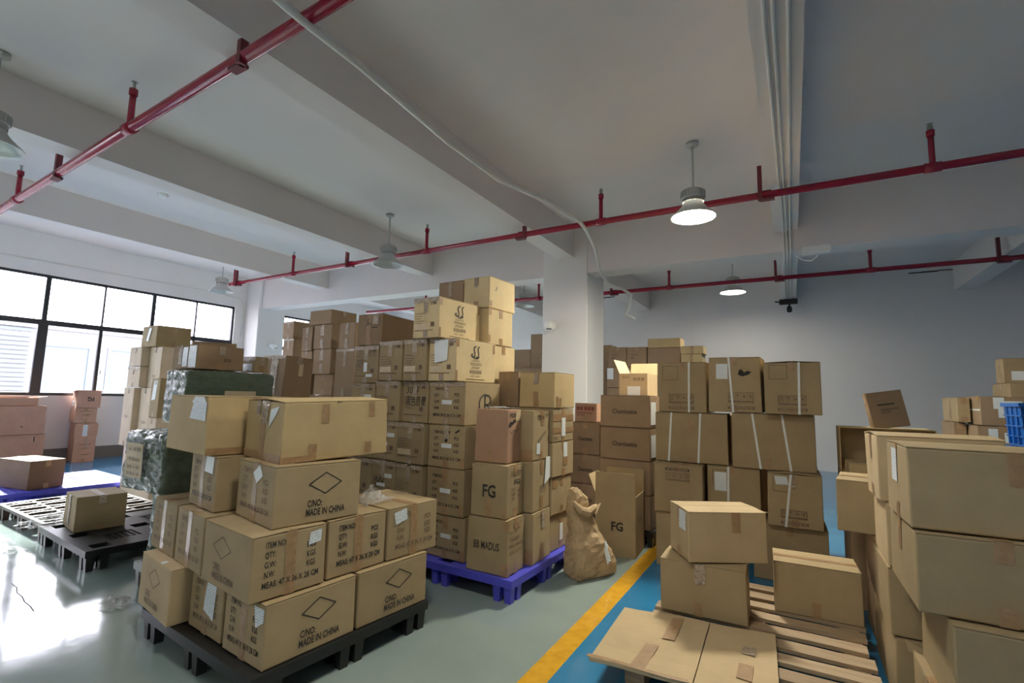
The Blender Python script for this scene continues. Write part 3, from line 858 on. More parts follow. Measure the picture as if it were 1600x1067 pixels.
    # ---- printing
    def ink(self, ops, mat='ink'):
        if len(set(o[1] for o in ops)) > 1:
            for fc in sorted(set(o[1] for o in ops)):
                self.ink([o for o in ops if o[1] == fc], mat)
            return self
        if len(ops) == 2 and all(o[0] in 'tbr' for o in ops):
            self.ink(ops[:1], mat)
            return self.ink(ops[1:], mat)
        mb = MB()
        for op in ops:
            kind, face = op[0], op[1]
            W, H = self.size(face)
            if kind == 't':      # s, t, em height, text, width (or None), bold, slant, flip
                s, t, em, s_txt = op[2:6]
                wid = op[6] if len(op) > 6 else None
                bold = op[7] if len(op) > 7 else .012
                slant = op[8] if len(op) > 8 else 0
                flip = op[9] if len(op) > 9 else False
                vs_, fs, tw = text_mesh(s_txt, bold)
                xs = (wid / tw) if wid else em * .78
                k = -1 if flip else 1
                pv = [self.pt(face, s * W + k * (x * xs + y * em * slant), t * H + k * y * em, .0022) for x, y in vs_]
                mb.add(pv, fs)
            elif kind == 'r':    # rectangle outline s0 t0 s1 t1 width
                s0, t0, s1, t1 = op[2] * W, op[3] * H, op[4] * W, op[5] * H
                q = op[6] if len(op) > 6 else .003
                for (a, b, c, d) in ((s0, t0, s1, t0 + q), (s0, t1 - q, s1, t1), (s0, t0, s0 + q, t1), (s1 - q, t0, s1, t1)):
                    self.rect(mb, face, a, b, c, d, .0022, 1)
            elif kind == 'b':    # filled bar
                self.rect(mb, face, op[2] * W, op[3] * H, op[4] * W, op[5] * H, .0022, 1)
            elif kind == 'p':    # stroke through points in fractions, width
                pts = [(s * W, t * H) for s, t in op[2]]
                hw = op[3] / 2
                for (a, b), (c, d) in zip(pts, pts[1:]):
                    L = math.hypot(c - a, d - b) or 1e-6
                    nx, ny = -(d - b) / L * hw, (c - a) / L * hw
                    ex, ey = (c - a) / L * hw * .6, (d - b) / L * hw * .6
                    self.patch(mb, face, [(a - nx - ex, b - ny - ey), (c - nx + ex, d - ny + ey), (c + nx + ex, d + ny + ey), (a + nx - ex, b + ny - ey)], .0022, 1)
            elif kind == 'g':    # filled polygon, fractions
                pv = [self.pt(face, s * W, t * H, .0022) for s, t in op[2]]
                mb.add(pv, [tuple(range(len(pv)))])
        mb.build('print', mat, self.root)
        return self
    def item_block(self, face, mat='ink_faded', k=1.0, dims='47 X 36 X 28', bold=.012):
        W, H = self.size(face)
        em = .036 * k
        l, r = .16, .72
        ops = [('t', face, l, .80, em, 'ITEM NO:', .27 * W, bold), ('t', face, l, .65, em, 'QTY:', .14 * W, bold), ('t', face, l, .50, em, 'G.W:', .15 * W, bold), ('t', face, l, .35, em, 'N.W:', .14 * W, bold),
               ('t', face, l - .02, .19, em, 'MEAS: ' + dims + ' CM', .76 * W, bold),
               ('t', face, r, .67, em, 'PCS', .13 * W, bold), ('t', face, r, .52, em, 'KGS', .13 * W, bold), ('t', face, r, .37, em, 'KGS', .13 * W, bold)]
        return self.ink(ops, mat)
    def china_block(self, face, mat='ink', cx=.56, tx=.36):
        W, H = self.size(face)
        self.ink([('p', face, [(cx - .19, .66), (cx, .84), (cx + .19, .66), (cx, .48), (cx - .19, .66)], .005)], mat)
        ops = [('t', face, tx, .28, .044, 'C/NO:', .17 * W, .02), ('t', face, tx - .01, .13, .044, 'MADE IN CHINA', .46 * W, .02)]
        return self.ink(ops, mat)
    def icon_row(self, face, s0, t0, s1, t1, mat='ink_faded', flip=False):
        ops = [('r', face, s0, t0, s1, t1, .003)]
        n = 4
        for i in range(n):
            a = s0 + (s1 - s0) * (i + .12) / n
            b = s0 + (s1 - s0) * (i + .88) / n
            lo, hi = t0 + (t1 - t0) * .36, t0 + (t1 - t0) * .9
            ops.append(('r', face, a, lo, b, hi, .002))
            c = (a + b) / 2
            kk = (3 - i) if flip else i
            def Y(v):
                v = 1 - v if flip else v
                return lo + (hi - lo) * v
            q = (b - a)
            if kk == 0:
                ops += [('b', face, c - q * .22, min(Y(.15), Y(.85)), c - q * .10, max(Y(.15), Y(.85))), ('b', face, c + q * .10, min(Y(.15), Y(.85)), c + q * .22, max(Y(.15), Y(.85)))]
            elif kk == 1:
                ops += [('g', face, [(c - q * .3, Y(.8)), (c - q * .05, Y(.45)), (c - q * .05, Y(.15)), (c + q * .05, Y(.15)), (c + q * .05, Y(.45)), (c + q * .3, Y(.8))])]
            elif kk == 2:
                ops += [('g', face, [(c - q * .32, Y(.4)), (c - q * .15, Y(.65)), (c + q * .15, Y(.65)), (c + q * .32, Y(.4))]), ('b', face, c - q * .04, min(Y(.15), Y(.4)), c + q * .04, max(Y(.15), Y(.4)))]
            else:
                ops += [('g', face, [(c, Y(.85)), (c - q * .2, Y(.5)), (c, Y(.15)), (c + q * .2, Y(.5))])]
        ops.append(('b', face, s0 + .01, t0 + (t1 - t0) * .1, s1 - .01, t0 + (t1 - t0) * .2))
        return self.ink(ops, mat)

def box(key, label, mat='kraft', tape='tape_brown', group=None, flaps=True, lift=0.0, tilt=None, jit=.004, **tk):
    c = Carton(key, label, mat, group, tilt, jit)
    if flaps:
        c.body().flaps(lift)
    else:
        c.body(c.h)
    if tape:
        c.tape(tape, **tk)
    return c

def open_box(key, label, mat, flaps, group=None, th=.005, tilt=None, lay=False):
    """walls, floor and raised flaps; flaps: (side, length, lean outwards in degrees)"""
    c = Carton(key, label, mat, group, tilt, .0)
    w, d, h = c.w, c.d, c.h
    if lay:      # lying on its side, mouth towards the viewpoint
        x0, y0, z0 = c.root.location
        c.root.location = (x0, y0 + d / 2, z0 + h / 2)
        c.root.rotation_euler = (RAD(90), 0, 0)
        d, h = h, d
        c.d, c.h = d, h
    X, Y = w / 2, d / 2
    mb = MB().box(-X, X, -Y, -Y + th, 0, h).box(-X, X, Y - th, Y, 0, h).box(-X, -X + th, -Y + th, Y - th, 0, h).box(X - th, X, -Y + th, Y - th, 0, h).box(-X + th, X - th, -Y + th, Y - th, 0, th)
    mb.build('body', mat, c.root)
    for side, ln, ang in flaps:
        a = RAD(ang)
        dx, dz = math.sin(a) * ln, math.cos(a) * ln
        if side in 'RB':
            s = -1 if side == 'R' else 1
            p = [(-X, s * Y, h), (X, s * Y, h), (X * .985, s * (Y + dx), h + dz), (-X * .985, s * (Y + dx), h + dz)]
            n = Vector((0, s * math.cos(a), -math.sin(a)))
        else:
            s = -1 if side == 'L' else 1
            p = [(s * X, -Y, h), (s * X, Y, h), (s * (X + dx), Y * .985, h + dz), (s * (X + dx), -Y * .985, h + dz)]
            n = Vector((s * math.cos(a), 0, -math.sin(a)))
        q = [tuple(Vector(v) - n * .004) for v in p]
        MB().add(p + q, [(0, 1, 2, 3), (7, 6, 5, 4), (0, 4, 5, 1), (1, 5, 6, 2), (2, 6, 7, 3), (3, 7, 4, 0)]).build('flap', mat, c.root)
    return c

# ------------------------------------------------------------------ pallet in front
GF = 'printed cartons on the front black pallet'
b = box('b1', 'bottom front carton with black diamond print nearest the black pallet corner', full=True, group=GF)
b.china_block('R').item_block('L', 'ink').quad('L', [(.80, .60), (.97, .73), (.98, .93), (.74, .93)], 'paper_label')
b = box('b2', 'bottom carton with black diamond print at the right end of the black pallet', full=True, group=GF)
b.china_block('R')
b = box('b3', 'bottom carton with a long paper list label in a recess of the front stack', group=GF, full=True)
b.item_block('L', 'ink_faded').quad('L', [(.46, .42), (.76, .30), (.80, .90), (.52, .99)], 'paper_label')
b = box('b4', 'bottom left carton overhanging the black pallet with a faint diamond print', mat='kraft_light', group=GF, lift=.006)
b.china_block('L', 'ink_faded', .5, .25).quad('T', [(.0, .30), (.10, .33), (.08, .40), (.0, .38)], 'paper_white', 'torn_tape')
b = box('c1', 'large second layer carton at the front corner, diamond print on its left side', group=GF, full=True, lift=.004)
b.china_block('L', 'ink_faded', .42, .25).item_block('R', 'ink').quad('R', [(.74, .70), (.92, .73), (.93, .93), (.76, .90)])
b = box('c2', 'second layer carton with bold ITEM NO print in the middle of the front stack', group=GF, full=True, lift=.004)
b.item_block('R', 'ink', bold=.025)
b = box('c3', 'second layer carton with faded print and a tilted label at the right end', mat='kraft', group=GF, full=True)
b.item_block('R', 'ink_faded').quad('R', [(.14, .66), (.36, .74), (.34, .96), (.10, .90)])
b = box('c4', 'second layer carton with narrow printed side, just left of the front corner carton', group=GF, full=True)
b.item_block('L', 'ink_faded')
b = box('c5', 'leftmost second layer carton with narrow printed side beside the green bales', group=GF, full=True)
b.item_block('L', 'ink_faded')
b = box('d1', 'third layer carton with a diamond shaped white label and diamond print', group=GF, full=True)
b.china_block('R').item_block('L', 'ink_faded').quad('L', [(.55, .66), (.70, .80), (.60, .98), (.44, .82)], 'paper_white')
b = box('d2', 'third layer carton under the smaller top carton, white label on its side', group=GF, full=True)
b.item_block('L', 'ink').quad('L', [(.58, .70), (.88, .68), (.90, .99), (.60, .99)], 'paper_white')
b = box('e1', 'large plain carton with crumpled lid on top of the front stack', mat='kraft_yellow', group=GF, lift=.012, jit=.02, tilt=(0, -1.5), full=True, wid=.055)
b.strip('L', .44, .62, .62, 1.0, 'tape_clear').strip('L', .30, .75, .40, 1.0, 'tape_clear').strip('L', 0, 0, 1, .13).strip('R', 0, 0, .30, .10).strip('R', .33, .62, .40, .95).strip('R', .23, .06, .30, .28).strip('R', .80, .70, .86, .97).strip('R', .76, .05, .83, .24)
b.quad('L', [(.66, .55), (.82, .78), (.88, .92), (.68, .86)], 'paper_white', 'torn_label').ink([('t', 'R', .47, .955, .03, '‹–', .03, .02)], 'marker_black')
b = box('e2', 'smaller plain carton with a cut white label on top of the front stack', mat='kraft_yellow', group=GF, jit=.012, full=True)
b.quad('L', [(.58, .60), (.96, .58), (.98, .90), (.66, .93)], 'paper_label').quad('L', [(.60, .88), (.97, .88), (.90, .99), (.68, .99)], 'paper_white', 'tape_scrap').strip('R', 0, 0, .6, .12)

# ------------------------------------------------------------------ blue pallet block
GBP = 'cartons stacked on the royal blue pallet'
b = box('BB', 'carton printed BB MADUS at the front corner of the royal blue pallet', group=GBP, flaps=True, lift=.004, jit=.008)
W = b.d
b.ink([('t', 'L', .17, .44, .072, 'BB MADUS', .64 * W, .012)], 'ink')
b.ink([('t', 'R', .10, .62, .032, 'TOTAL 50PCS', .62 * b.w), ('t', 'R', .10, .50, .032, 'MEAS: 47X36X35', .85 * b.w), ('t', 'R', .12, .38, .032, 'N.W: 12.0 KG', .7 * b.w), ('p', 'R', [(.2, .75), (.35, .8), (.5, .76), (.62, .84), (.78, .8)], .004), ('p', 'R', [(.3, .9), (.42, .84), (.5, .93), (.62, .86), (.8, .93)], .004)], 'ink_faded')
b.strip('L', .86, .0, 1, .24).strip('R', 0, 0, .12, .24).strip('L', .90, .80, 1, 1).strip('R', 0, .8, .18, 1)
b = box('FG', 'carton printed with large FG standing on the BB MADUS carton', group=GBP, jit=.008, lift=.004)
W = b.d
b.ink([('t', 'L', .32, .39, .115, 'FG', .38 * W, .025), ('t', 'R', .40, .62, .05, 'FG', .34 * b.w, .02)], 'ink')
b.ink([('t', 'R', .2, .8, .04, '小心轻放', .7 * b.w), ('t', 'R', .25, .52, .024, 'COLOR', .3 * b.w), ('t', 'R', .25, .42, .024, 'SIZE', .24 * b.w), ('t', 'R', .25, .32, .024, 'QTY', .22 * b.w), ('t', 'R', .6, .47, .024, '120', .2 * b.w), ('t', 'R', .6, .37, .024, 'PCS', .2 * b.w)], 'ink_faded')
b.strip('L', .42, 0, .58, .30).strip('L', .88, 0, 1, .2)
b = box('TAN', 'pinkish carton with torn printed side and bluish film on its lid', mat='kraft_red', group=GBP, flaps=False, tape=None, jit=.012)
b.strip('L', .42, 0, .56, .28).ink([('p', 'R', [(.08, .70), (.2, .76), (.3, .74), (.45, .80), (.6, .79), (.9, .84)], .014), ('p', 'R', [(.12, .68), (.5, .77), (.88, .82)], .010), ('p', 'R', [(.15, .6), (.3, .55), (.4, .62), (.6, .58), (.85, .64)], .004), ('t', 'R', .15, .86, .04, 'FDL', .5 * b.w)], 'marker_black')
b.quad('R', [(.55, .78), (.98, .80), (.96, .99), (.6, .97)], 'kraft_light', 'torn_flap')
b = box('C2a', 'middle column bottom carton beside the BB MADUS carton', group=GBP, jit=.008, lift=.003)
b.strip('R', .4, 0, .55, .35).ink([('p', 'R', [(.25, .88), (.4, .93), (.5, .86), (.6, .92), (.7, .87)], .005)], 'ink_faded').strip('L', .75, 0, 1, .3).strip('R', .45, .66, .62, 1, 'tape_clear')
b = box('C2b', 'middle column carton with a white paper sheet taped to its edge', group=GBP, jit=.006)
b.ink([('r', 'R', .4, .36, .75, .50, .003), ('t', 'R', .44, .40, .04, 'CHINA', .28 * b.w)], 'ink_faded').quad('R', [(.62, .50), (1.02, .62), (1.0, 1.05), (.74, 1.06)], 'paper_white', 'paper_sheet', .006).strip('R', .42, 0, .6, .3).strip('R', .45, .72, .6, 1)
b = box('C2c', 'middle column top carton with a black pen slash and small white tag', mat='kraft', group=GBP, jit=.008, lift=.003)
b.ink([('p', 'R', [(.3, .38), (.75, .58)], .006), ('p', 'R', [(.34, .36), (.78, .55)], .004), ('p', 'R', [(.7, .9), (.82, .95), (.78, .86), (.9, .93)], .004), ('t', 'R', .25, .82, .045, 'TEN', .4 * b.w)], 'marker_black').sticker('R', .22, .12, .42, .34, 'paper_white').strip('R', .48, .7, .68, 1).strip('L', .7, 0, 1, .22)
b = box('C3a', 'rear column bottom carton on the blue pallet with a grey label strip', group=GBP)
b.sticker('R', .45, .22, .6, .7, 'paper_white')
box('C3b', 'rear column second carton, plain, behind the paper sack', group=GBP).strip('R', .05, .72, .28, .95)
b = box('C3c', 'rear column third carton with a hanging label over brown tape', group=GBP)
b.sticker('R', .50, .55, .68, .98, 'paper_white').strip('R', .48, .3, .7, .6)
b = box('C3d', 'rear column fourth carton wrapped in two brown tape bands with a label', group=GBP)
b.strip('R', 0, .62, 1, .82).strip('R', 0, .26, 1, .42).sticker('R', .40, .16, .58, .72, 'paper_white').ink([('t', 'R', .03, .08, .035, 'CHINA', .2 * b.w)], 'ink_faded')
b = box('C3e', 'plain carton topping the rear column beside the white column', mat='kraft_yellow', group=GBP, jit=.006)
b.strip('L', .42, .66, .56, 1.0, 'tape_clear').strip('L', .42, .02, .56, .45).strip('R', .1, 0, .2, .32).strip('R', .24, .0, .34, .28)
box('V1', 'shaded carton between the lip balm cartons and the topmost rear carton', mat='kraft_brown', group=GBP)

def small_print(b, f='L', block=True, k=1.0):
    ops = [('t', f, .66, .82, .03, '†■', .24 * b.size(f)[0])]
    for i in range(5):
        ops.append(('b', f, .1, .60 - i * .06, .1 + b.rng.uniform(.2, .45), .612 - i * .06))
    ops += [('b', f, .08, .175, .8, .195), ('b', f, .70, .27, .84, .38), ('r', f, .08, .33, .5, .63, .0015)]
    b.ink(ops, 'ink_faded')
    if block:
        b.sticker(f, .06, .22, .56, .36, 'paper_tan')
    return b

for key, lab in (('I1', 'bottom carton with ITEM NO print and white strip on the blue pallet left side'), ('I2', 'second carton from the bottom with ITEM NO print and white strip label'), ('I3', 'third carton from the bottom with ITEM NO print, pen marks and white strip label'), ('I4', 'carton with a large round R emblem on its right side')):
    b = box(key, lab, mat='kraft', tape='tape_clear' if key in ('I3', 'I4') else 'tape_brown', group=GBP, drop=.10)
    b.item_block('L', 'ink', .85, '50 X 36 X 31', .02)
    b.sticker('L', .38, .47, .66, .57, 'paper_white')
    if key == 'I3':
        b.ink([('p', 'L', [(.48, .72), (.55, .80), (.6, .86)], .01), ('p', 'L', [(.76, .84), (.86, .90)], .012), ('g', 'L', [(.46, .62), (.53, .60), (.55, .67), (.49, .69)])], 'marker_black')
    if key == 'I4':
        b.edge_tape('L')
        cxx, cyy = .58, .48
        pts = []
        for i in range(15):
            a = RAD(75 + i * 14.5)
            pts.append((cxx - .03 + .17 * math.cos(a), cyy + .24 * math.sin(a)))
        b.ink([('p', 'R', pts, .010), ('p', 'R', [(cxx - .04, cyy - .2), (cxx - .04, cyy + .22)], .016), ('p', 'R', [(cxx - .06, cyy + .22), (cxx + .06, cyy + .22), (cxx + .12, cyy + .16), (cxx + .12, cyy + .06), (cxx + .05, cyy), (cxx - .04, cyy)], .012),
                      ('p', 'R', [(cxx + .02, cyy), (cxx + .09, cyy - .12), (cxx + .16, cyy - .22)], .016)], 'ink')
    b.strip('L', .88, .03, 1, .26)
def lipbalm(key, lab):
    b = box(key, lab, mat='kraft_pale', tape='tape_clear', group='lip balm cartons with swan-like emblem', drop=.09)
    small_print(b)
    b.edge_tape('L')
    W = b.w
    def hook(c, k=1.0):
        return [(c + .055 * k, .86), (c + .02 * k, .84), (c + .01 * k, .78), (c + .03 * k, .70), (c + .03 * k, .63), (c, .60), (c - .035 * k, .61), (c - .05 * k, .65), (c - .03 * k, .67)]
    b.ink([('p', 'R', hook(.42), .011), ('p', 'R', hook(.52, .8)[:7] , .010), ('p', 'R', [(.40, .60), (.46, .57), (.52, .57), (.555, .60)], .009),
           ('t', 'R', .37, .485, .024, 'LIGONG', .20 * W, -.005), ('t', 'R', .34, .40, .028, 'MOISTURIZING', .28 * W, -.005), ('t', 'R', .37, .315, .028, 'LIP BALM', .20 * W, -.005),
           ('t', 'R', .33, .205, .032, '保湿滋润唇膏', .30 * W, .0), ('t', 'R', .36, .115, .020, 'NET: 120PCS', .24 * W, -.005), ('b', 'R', .24, .055, .72, .068)], 'ink')
    b.strip('R', .0, .80, .07, .99).strip('R', .0, .02, .05, .25).strip('R', .93, .74, .98, .97)
    return b
b = lipbalm('I5', 'lower lip balm carton with swan emblem and a paper sheet on its end')
b.quad('L', [(.26, .42), (.72, .48), (.74, .97), (.22, .95)], 'paper_white', 'paper_sheet', .008)
lipbalm('LS', 'upper lip balm carton with swan emblem near the top of the tall stack')
GH = 'small taped cartons on the tall stack left face'
for key, lab, hand in (('hb4', 'upper row carton with tan print block, next to the paper-sheet carton', None), ('hc4', 'upper row carton with tan print block, second from the paper-sheet carton', None),
                       ('hd4', 'upper row carton covered in handwriting under the big brown carton', 'a'), ('hb3', 'carton with large handwritten characters in the middle of the tall stack', 'b'),
                       ('hc3', 'taped carton left of the large handwritten one', None), ('hd3', 'leftmost taped carton with white strips partly behind the front stack', 'c'),
                       ('hb2', 'carton with tan print block below the large handwritten one', None), ('hc2', 'shaded carton peeking out right of the crumpled top carton', 'c'), ('hd2', 'hidden carton of the tall stack behind the front stack, third layer', None),
                       ('hb1', 'shaded carton two below the large handwritten one', None), ('hc1', 'shaded carton with dark scribble above the plastic scrap', 'c'), ('hd1', 'hidden carton of the tall stack behind the front stack, second layer', None),
                       ('hb0', 'hidden bottom carton beside the ITEM NO column', None), ('hc0', 'hidden bottom carton in the middle of the tall stack', None), ('hd0', 'hidden bottom carton at the left end of the tall stack', None)):
    b = box(key, lab, mat='kraft', tape='tape_clear', group=GH, drop=.1)
    b.edge_tape('L')
    small_print(b, 'L', hand is None)
    W = b.d
    if hand == 'a':
        b.ink([('t', 'L', .12, .72, .07, '三 小麦色', .78 * W, .0, .1), ('t', 'L', .1, .46, .08, '2件', .3 * W, .0, .2), ('p', 'L', [(.55, .4), (.6, .5), (.66, .38)], .004)], 'ink_faded')
        b.sticker('L', .42, .3, .56, .55, 'paper_white').sticker('L', .52, .16, .78, .24, 'paper_white')
    elif hand == 'b':
        b.ink([('t', 'L', .14, .70, .075, '30件', .52 * W, .0, .15), ('t', 'L', .14, .42, .085, '黑色唇膏', .78 * W, .0, .1)], 'marker_black')
    elif hand == 'c':
        b.ink([('p', 'L', [(.15, .5), (.25, .58), (.32, .45), (.42, .6), (.5, .46), (.58, .57)], .008), ('p', 'L', [(.2, .42), (.35, .5), (.5, .42)], .007)], 'marker_black')
        b.sticker('L', .58, .60, .88, .70, 'paper_white').sticker('L', .26, .38, .62, .46, 'paper_white')
b = box('M2', 'plain yellowish carton continuing behind the lower lip balm carton', mat='kraft_pale', group=GBP)
b = box('U2', 'plain yellowish carton behind the upper lip balm carton', mat='kraft_pale', group=GBP, jit=.008)
b.strip('R', .0, .82, .12, 1.0).strip('R', .0, .05, .08, .25)
b = box('T1', 'right carton of the two crowning the tall stack', mat='kraft_pale', group=GBP, jit=.008)
b.ink([('p', 'R', [(.22, .58), (.26, .66), (.28, .72)], .008)], 'marker_black').strip('R', .0, .05, .1, .22).strip('L', .42, .68, .56, 1, 'tape_clear')
b = box('T2', 'left carton of the two crowning the tall stack', mat='kraft_brown', group=GBP)
b.strip('L', .42, .5, .56, 1, 'tape_clear')
b = box('br', 'big brown carton with taped handwritten end at the left of the tall stack', mat='kraft_brown', group=GBP, jit=.01)
b.ink([('t', 'L', .38, .66, .07, '5 深棕', .5 * b.d, .0, .1), ('b', 'L', .6, .55, .82, .58)], 'marker_black').strip('L', .62, .66, .86, .98, 'tape_clear').strip('L', .38, 0, .56, .62)
box('i_a', 'hidden carton low in the core of the blue pallet stack', group=GBP)
box('i_b', 'hidden carton in the core of the blue pallet stack under the yellowish cartons', group=GBP)

# ------------------------------------------------------------------ chemisette stack and the open carton
GC = 'brown Chemisette cartons'
for key, lab in (('ch1', 'topmost Chemisette carton of the nearer brown stack'), ('ch2', 'second Chemisette carton from the top of the nearer brown stack'), ('ch3', 'third Chemisette carton, mostly behind the open FG carton'), ('ch4', 'lowest Chemisette carton behind the open FG carton'),
                 ('chA', 'top Chemisette carton of the farther left stack, under the red printed carton'), ('chB', 'shaded Chemisette carton second in the farther left stack'), ('chC', 'bottom Chemisette carton behind the paper sack')):
    b = box(key, lab, mat='kraft_brown', group=GC)
    b.ink([('t', 'L', .25, .42, .062, 'Chemisette', .5 * b.d, .012)], 'ink')
    if key in ('ch1', 'ch2'):
        b.sticker('R', .05, .1, .45, .8, 'paper_white')
b = box('rd', 'small reddish carton with dark red print on a Chemisette carton', mat='kraft_red')
b.ink([('t', 'L', .08, .62, .05, '■■ ■■■', .8 * b.d, .01), ('b', 'L', .1, .45, .8, .5), ('b', 'L', .1, .34, .45, .38)], 'ink_red')
box('opS', 'hidden carton low behind the nearer Chemisette stack', mat='kraft_brown')
box('opT', 'hidden carton behind the nearer Chemisette stack carrying the open orange carton', mat='kraft_brown')
b = open_box('op', 'orange tinted open carton with white sheet and one raised flap', 'kraft_light', [('E', .13, 10), ('B', .16, 24)])
b.quad('L', [(.30, .02), (.75, .02), (.76, .50), (.30, .50)], 'paper_white', 'paper_sheet').ink([('t', 'L', .12, .82, .035, 'LLS', .25 * b.d), ('t', 'L', .5, .72, .04, '收货单', .4 * b.d)], 'ink_faded')
b = open_box('FGo', 'tall open carton printed FG standing on the floor with raised flaps', 'kraft', [('L', .19, 1), ('E', .19, 2), ('B', .17, 22)])
b.ink([('t', 'L', .40, .42, .10, 'FG', .30 * b.d, .03), ('t', 'R', .25, .55, .06, '小心', .4 * b.w, .0)], 'ink')

# ------------------------------------------------------------------ strapped stack
GS = 'cartons bound with white straps'
def icons_low(b, x0=.22, x1=.74):
    b.icon_row('R', x0, .17, x1, .36).ink([('t', 'R', x0 - .01, .055, .038, 'M.52.5X34.5X38CM', (x1 - x0 + .02) * b.w, .015)], 'ink_faded')
b = box('St1', 'top left strapped carton with printed square and handling icons', mat='kraft', group=GS); b.ink([('r', 'R', .09, .64, .42, .93, .004)], 'ink_faded'); icons_low(b); b.strap('R', .64, .655)
b = box('St2', 'top middle strapped carton with white label and dark stain', mat='kraft', group=GS, jit=.012); icons_low(b, .38, .86); b.strap('R', .47, .40)
b.sticker('R', .15, .60, .38, .88, 'paper_white').ink([('g', 'R', [(.22, .68), (.30, .68), (.30, .86), (.22, .86)])], 'paper_label').ink([('g', 'R', [(.58, .68), (.66, .65), (.78, .68), (.84, .73), (.76, .75), (.70, .72), (.64, .78), (.60, .76)])], 'crack_dark')
b = box('St3', 'top right strapped carton with printed square against the back wall', mat='kraft', group=GS, lift=.01); b.ink([('r', 'R', .09, .67, .42, .95, .004)], 'ink_faded'); icons_low(b, .24, .74); b.strap('R', .61, .63)
b = box('M1', 'wide left strapped carton in the middle row with two straps', mat='kraft', group=GS); b.strap('R', .19, .235).strap('R', .60, .64).strip('R', .46, .62, .56, .84).strip('R', .46, .0, .55, .1)
b = box('Mr', 'wide right strapped carton in the middle row with two slanted straps', mat='kraft', group=GS); b.strap('R', .35, .26).strap('R', .71, .62).strip('R', .40, 0, .48, .2)
b = box('B1', 'lower left strapped-stack carton with upside-down handling icons', mat='kraft', group=GS, jit=.012); b.icon_row('R', .24, .66, .74, .83, flip=True).ink([('t', 'R', .74, .93, .036, 'M.52.5X34.5X38CM', .5 * b.w, .015, 0, True)], 'ink').ink([('r', 'R', .50, .02, .84, .28, .004)], 'ink_faded')
b = box('B2', 'lower middle strapped carton with a white label in a printed square', mat='kraft', group=GS); b.ink([('r', 'R', .10, .62, .42, .93, .004)], 'ink_faded').sticker('R', .14, .50, .37, .88, 'paper_white').ink([('g', 'R', [(.21, .56), (.29, .56), (.29, .76), (.21, .76)])], 'paper_label').strap('R', .39, .41)
b = box('B3', 'lower right strapped carton with a small tilted label and slanted strap', mat='kraft', group=GS, jit=.014, lift=.01); b.ink([('r', 'R', .10, .66, .42, .95, .004)], 'ink_faded').quad('R', [(.16, .79), (.39, .80), (.36, .95), (.13, .95)], 'paper_label').strap('R', .33, .44).icon_row('R', .24, .17, .72, .33).ink([('t', 'R', .24, .05, .036, 'M.52.5X34.5X38CM', .5 * b.w, .015)], 'ink_faded').strip('R', .47, .72, .52, 1, 'tape_clear')
box('C1', 'bottom left floor carton under the strapped stack beside the yellow line', mat='kraft', group=GS)
box('C3_', 'bottom right floor carton under the strapped stack', mat='kraft', group=GS, jit=.012)

for key, lab in (('sbA', 'shaded lower carton in the second row behind the left strapped cartons'), ('sbB', 'shaded lower carton glimpsed through the gap beside the tilted-label strapped carton'), ('sbC', 'shaded upper carton in the second row behind the wide left strapped carton'), ('sbD', 'shaded upper carton in the second row behind the wide right strapped carton')):
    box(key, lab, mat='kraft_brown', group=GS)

# ------------------------------------------------------------------ wooden pallet cartons
GQ = 'plain cartons on the wooden pallet'
b = box('Q1', 'plain carton under the turned one at the left of the wooden pallet', mat='kraft', group=GQ, tape='tape_clear', jit=.01, lift=.004)
b.strip('R', .42, .62, .54, 1, 'tape_clear').strip('R', .40, 0, .50, .26)
b = box('Q2', 'turned plain carton with a white label on its left side', mat='kraft_light', group=GQ, jit=.006, lift=.004)
b.sticker('L', .55, .58, .88, .97, 'paper_label').strip('R', .55, .6, .66, 1.0)
b = box('Q3', 'plain carton at the right of the wooden pallet', mat='kraft', group=GQ, jit=.008)
b.strip('R', .44, 0, .54, .3)

# ------------------------------------------------------------------ wall of cartons on the right
GR = 'plain cartons piled at the right edge'
b = box('R1', 'large near carton with white label on top at the right edge', mat='kraft', group=GR, jit=.01, lift=.004)
b.sticker('L', .30, .48, .55, .93, 'paper_label').strip('R', .55, .6, .63, 1)
box('R3', 'large near carton second from the top at the right edge', mat='kraft', group=GR, jit=.01).strip('L', .40, .55, .5, 1)
box('R4', 'near carton third from the top at the lower right corner', mat='kraft', group=GR, jit=.01)
box('R4b', 'lowest carton at the lower right corner', mat='kraft', group=GR)
b = box('R2', 'carton with sagging taped lid just behind the labelled near carton', mat='kraft_light', group=GR, jit=.014, lift=.012)
b.strip('L', .44, .6, .58, 1)
box('R5', 'narrow visible carton under the one with the sagging lid', mat='kraft_light', group=GR)
box('R6', 'carton squeezed below the near cartons, above the torn-flap carton', mat='kraft', group=GR)
b = box('R10', 'floor carton with torn flap along the wooden pallet', mat='kraft', group=GR, jit=.012)
b.quad('R', [(.10, .84), (.34, .78), (.30, .86), (.08, .99)], 'kraft_light', 'torn_flap')
b.quad('R', [(.62, .10), (.78, .10), (.70, .55), (.60, .70)], 'kraft_light', 'torn_flap', .004)
box('R9', 'carton above the torn-flap carton, beside the right plain pallet carton', mat='kraft_brown', group=GR, jit=.01)
box('R9b', 'hidden floor carton behind the torn-flap carton', mat='kraft_brown', group=GR)
b = box('R8', 'carton jutting left over the blue aisle in the right-hand pile', mat='kraft', group=GR, jit=.008)
box('r12', 'carton below the small open one behind the right-hand pile', mat='kraft_brown')
box('r12b', 'bottom carton of the short stack behind the right-hand pile', mat='kraft_brown')
box('r12c', 'flat yellow carton in front of the open one behind the right-hand pile', mat='kraft_yellow')
open_box('r11', 'open empty carton lying on its side behind the right-hand pile', 'kraft_yellow', [], lay=True)
b = box('r13', 'small brown carton tilted on its edge against the back wall view', mat='kraft_brown', tilt=(-4, -9))
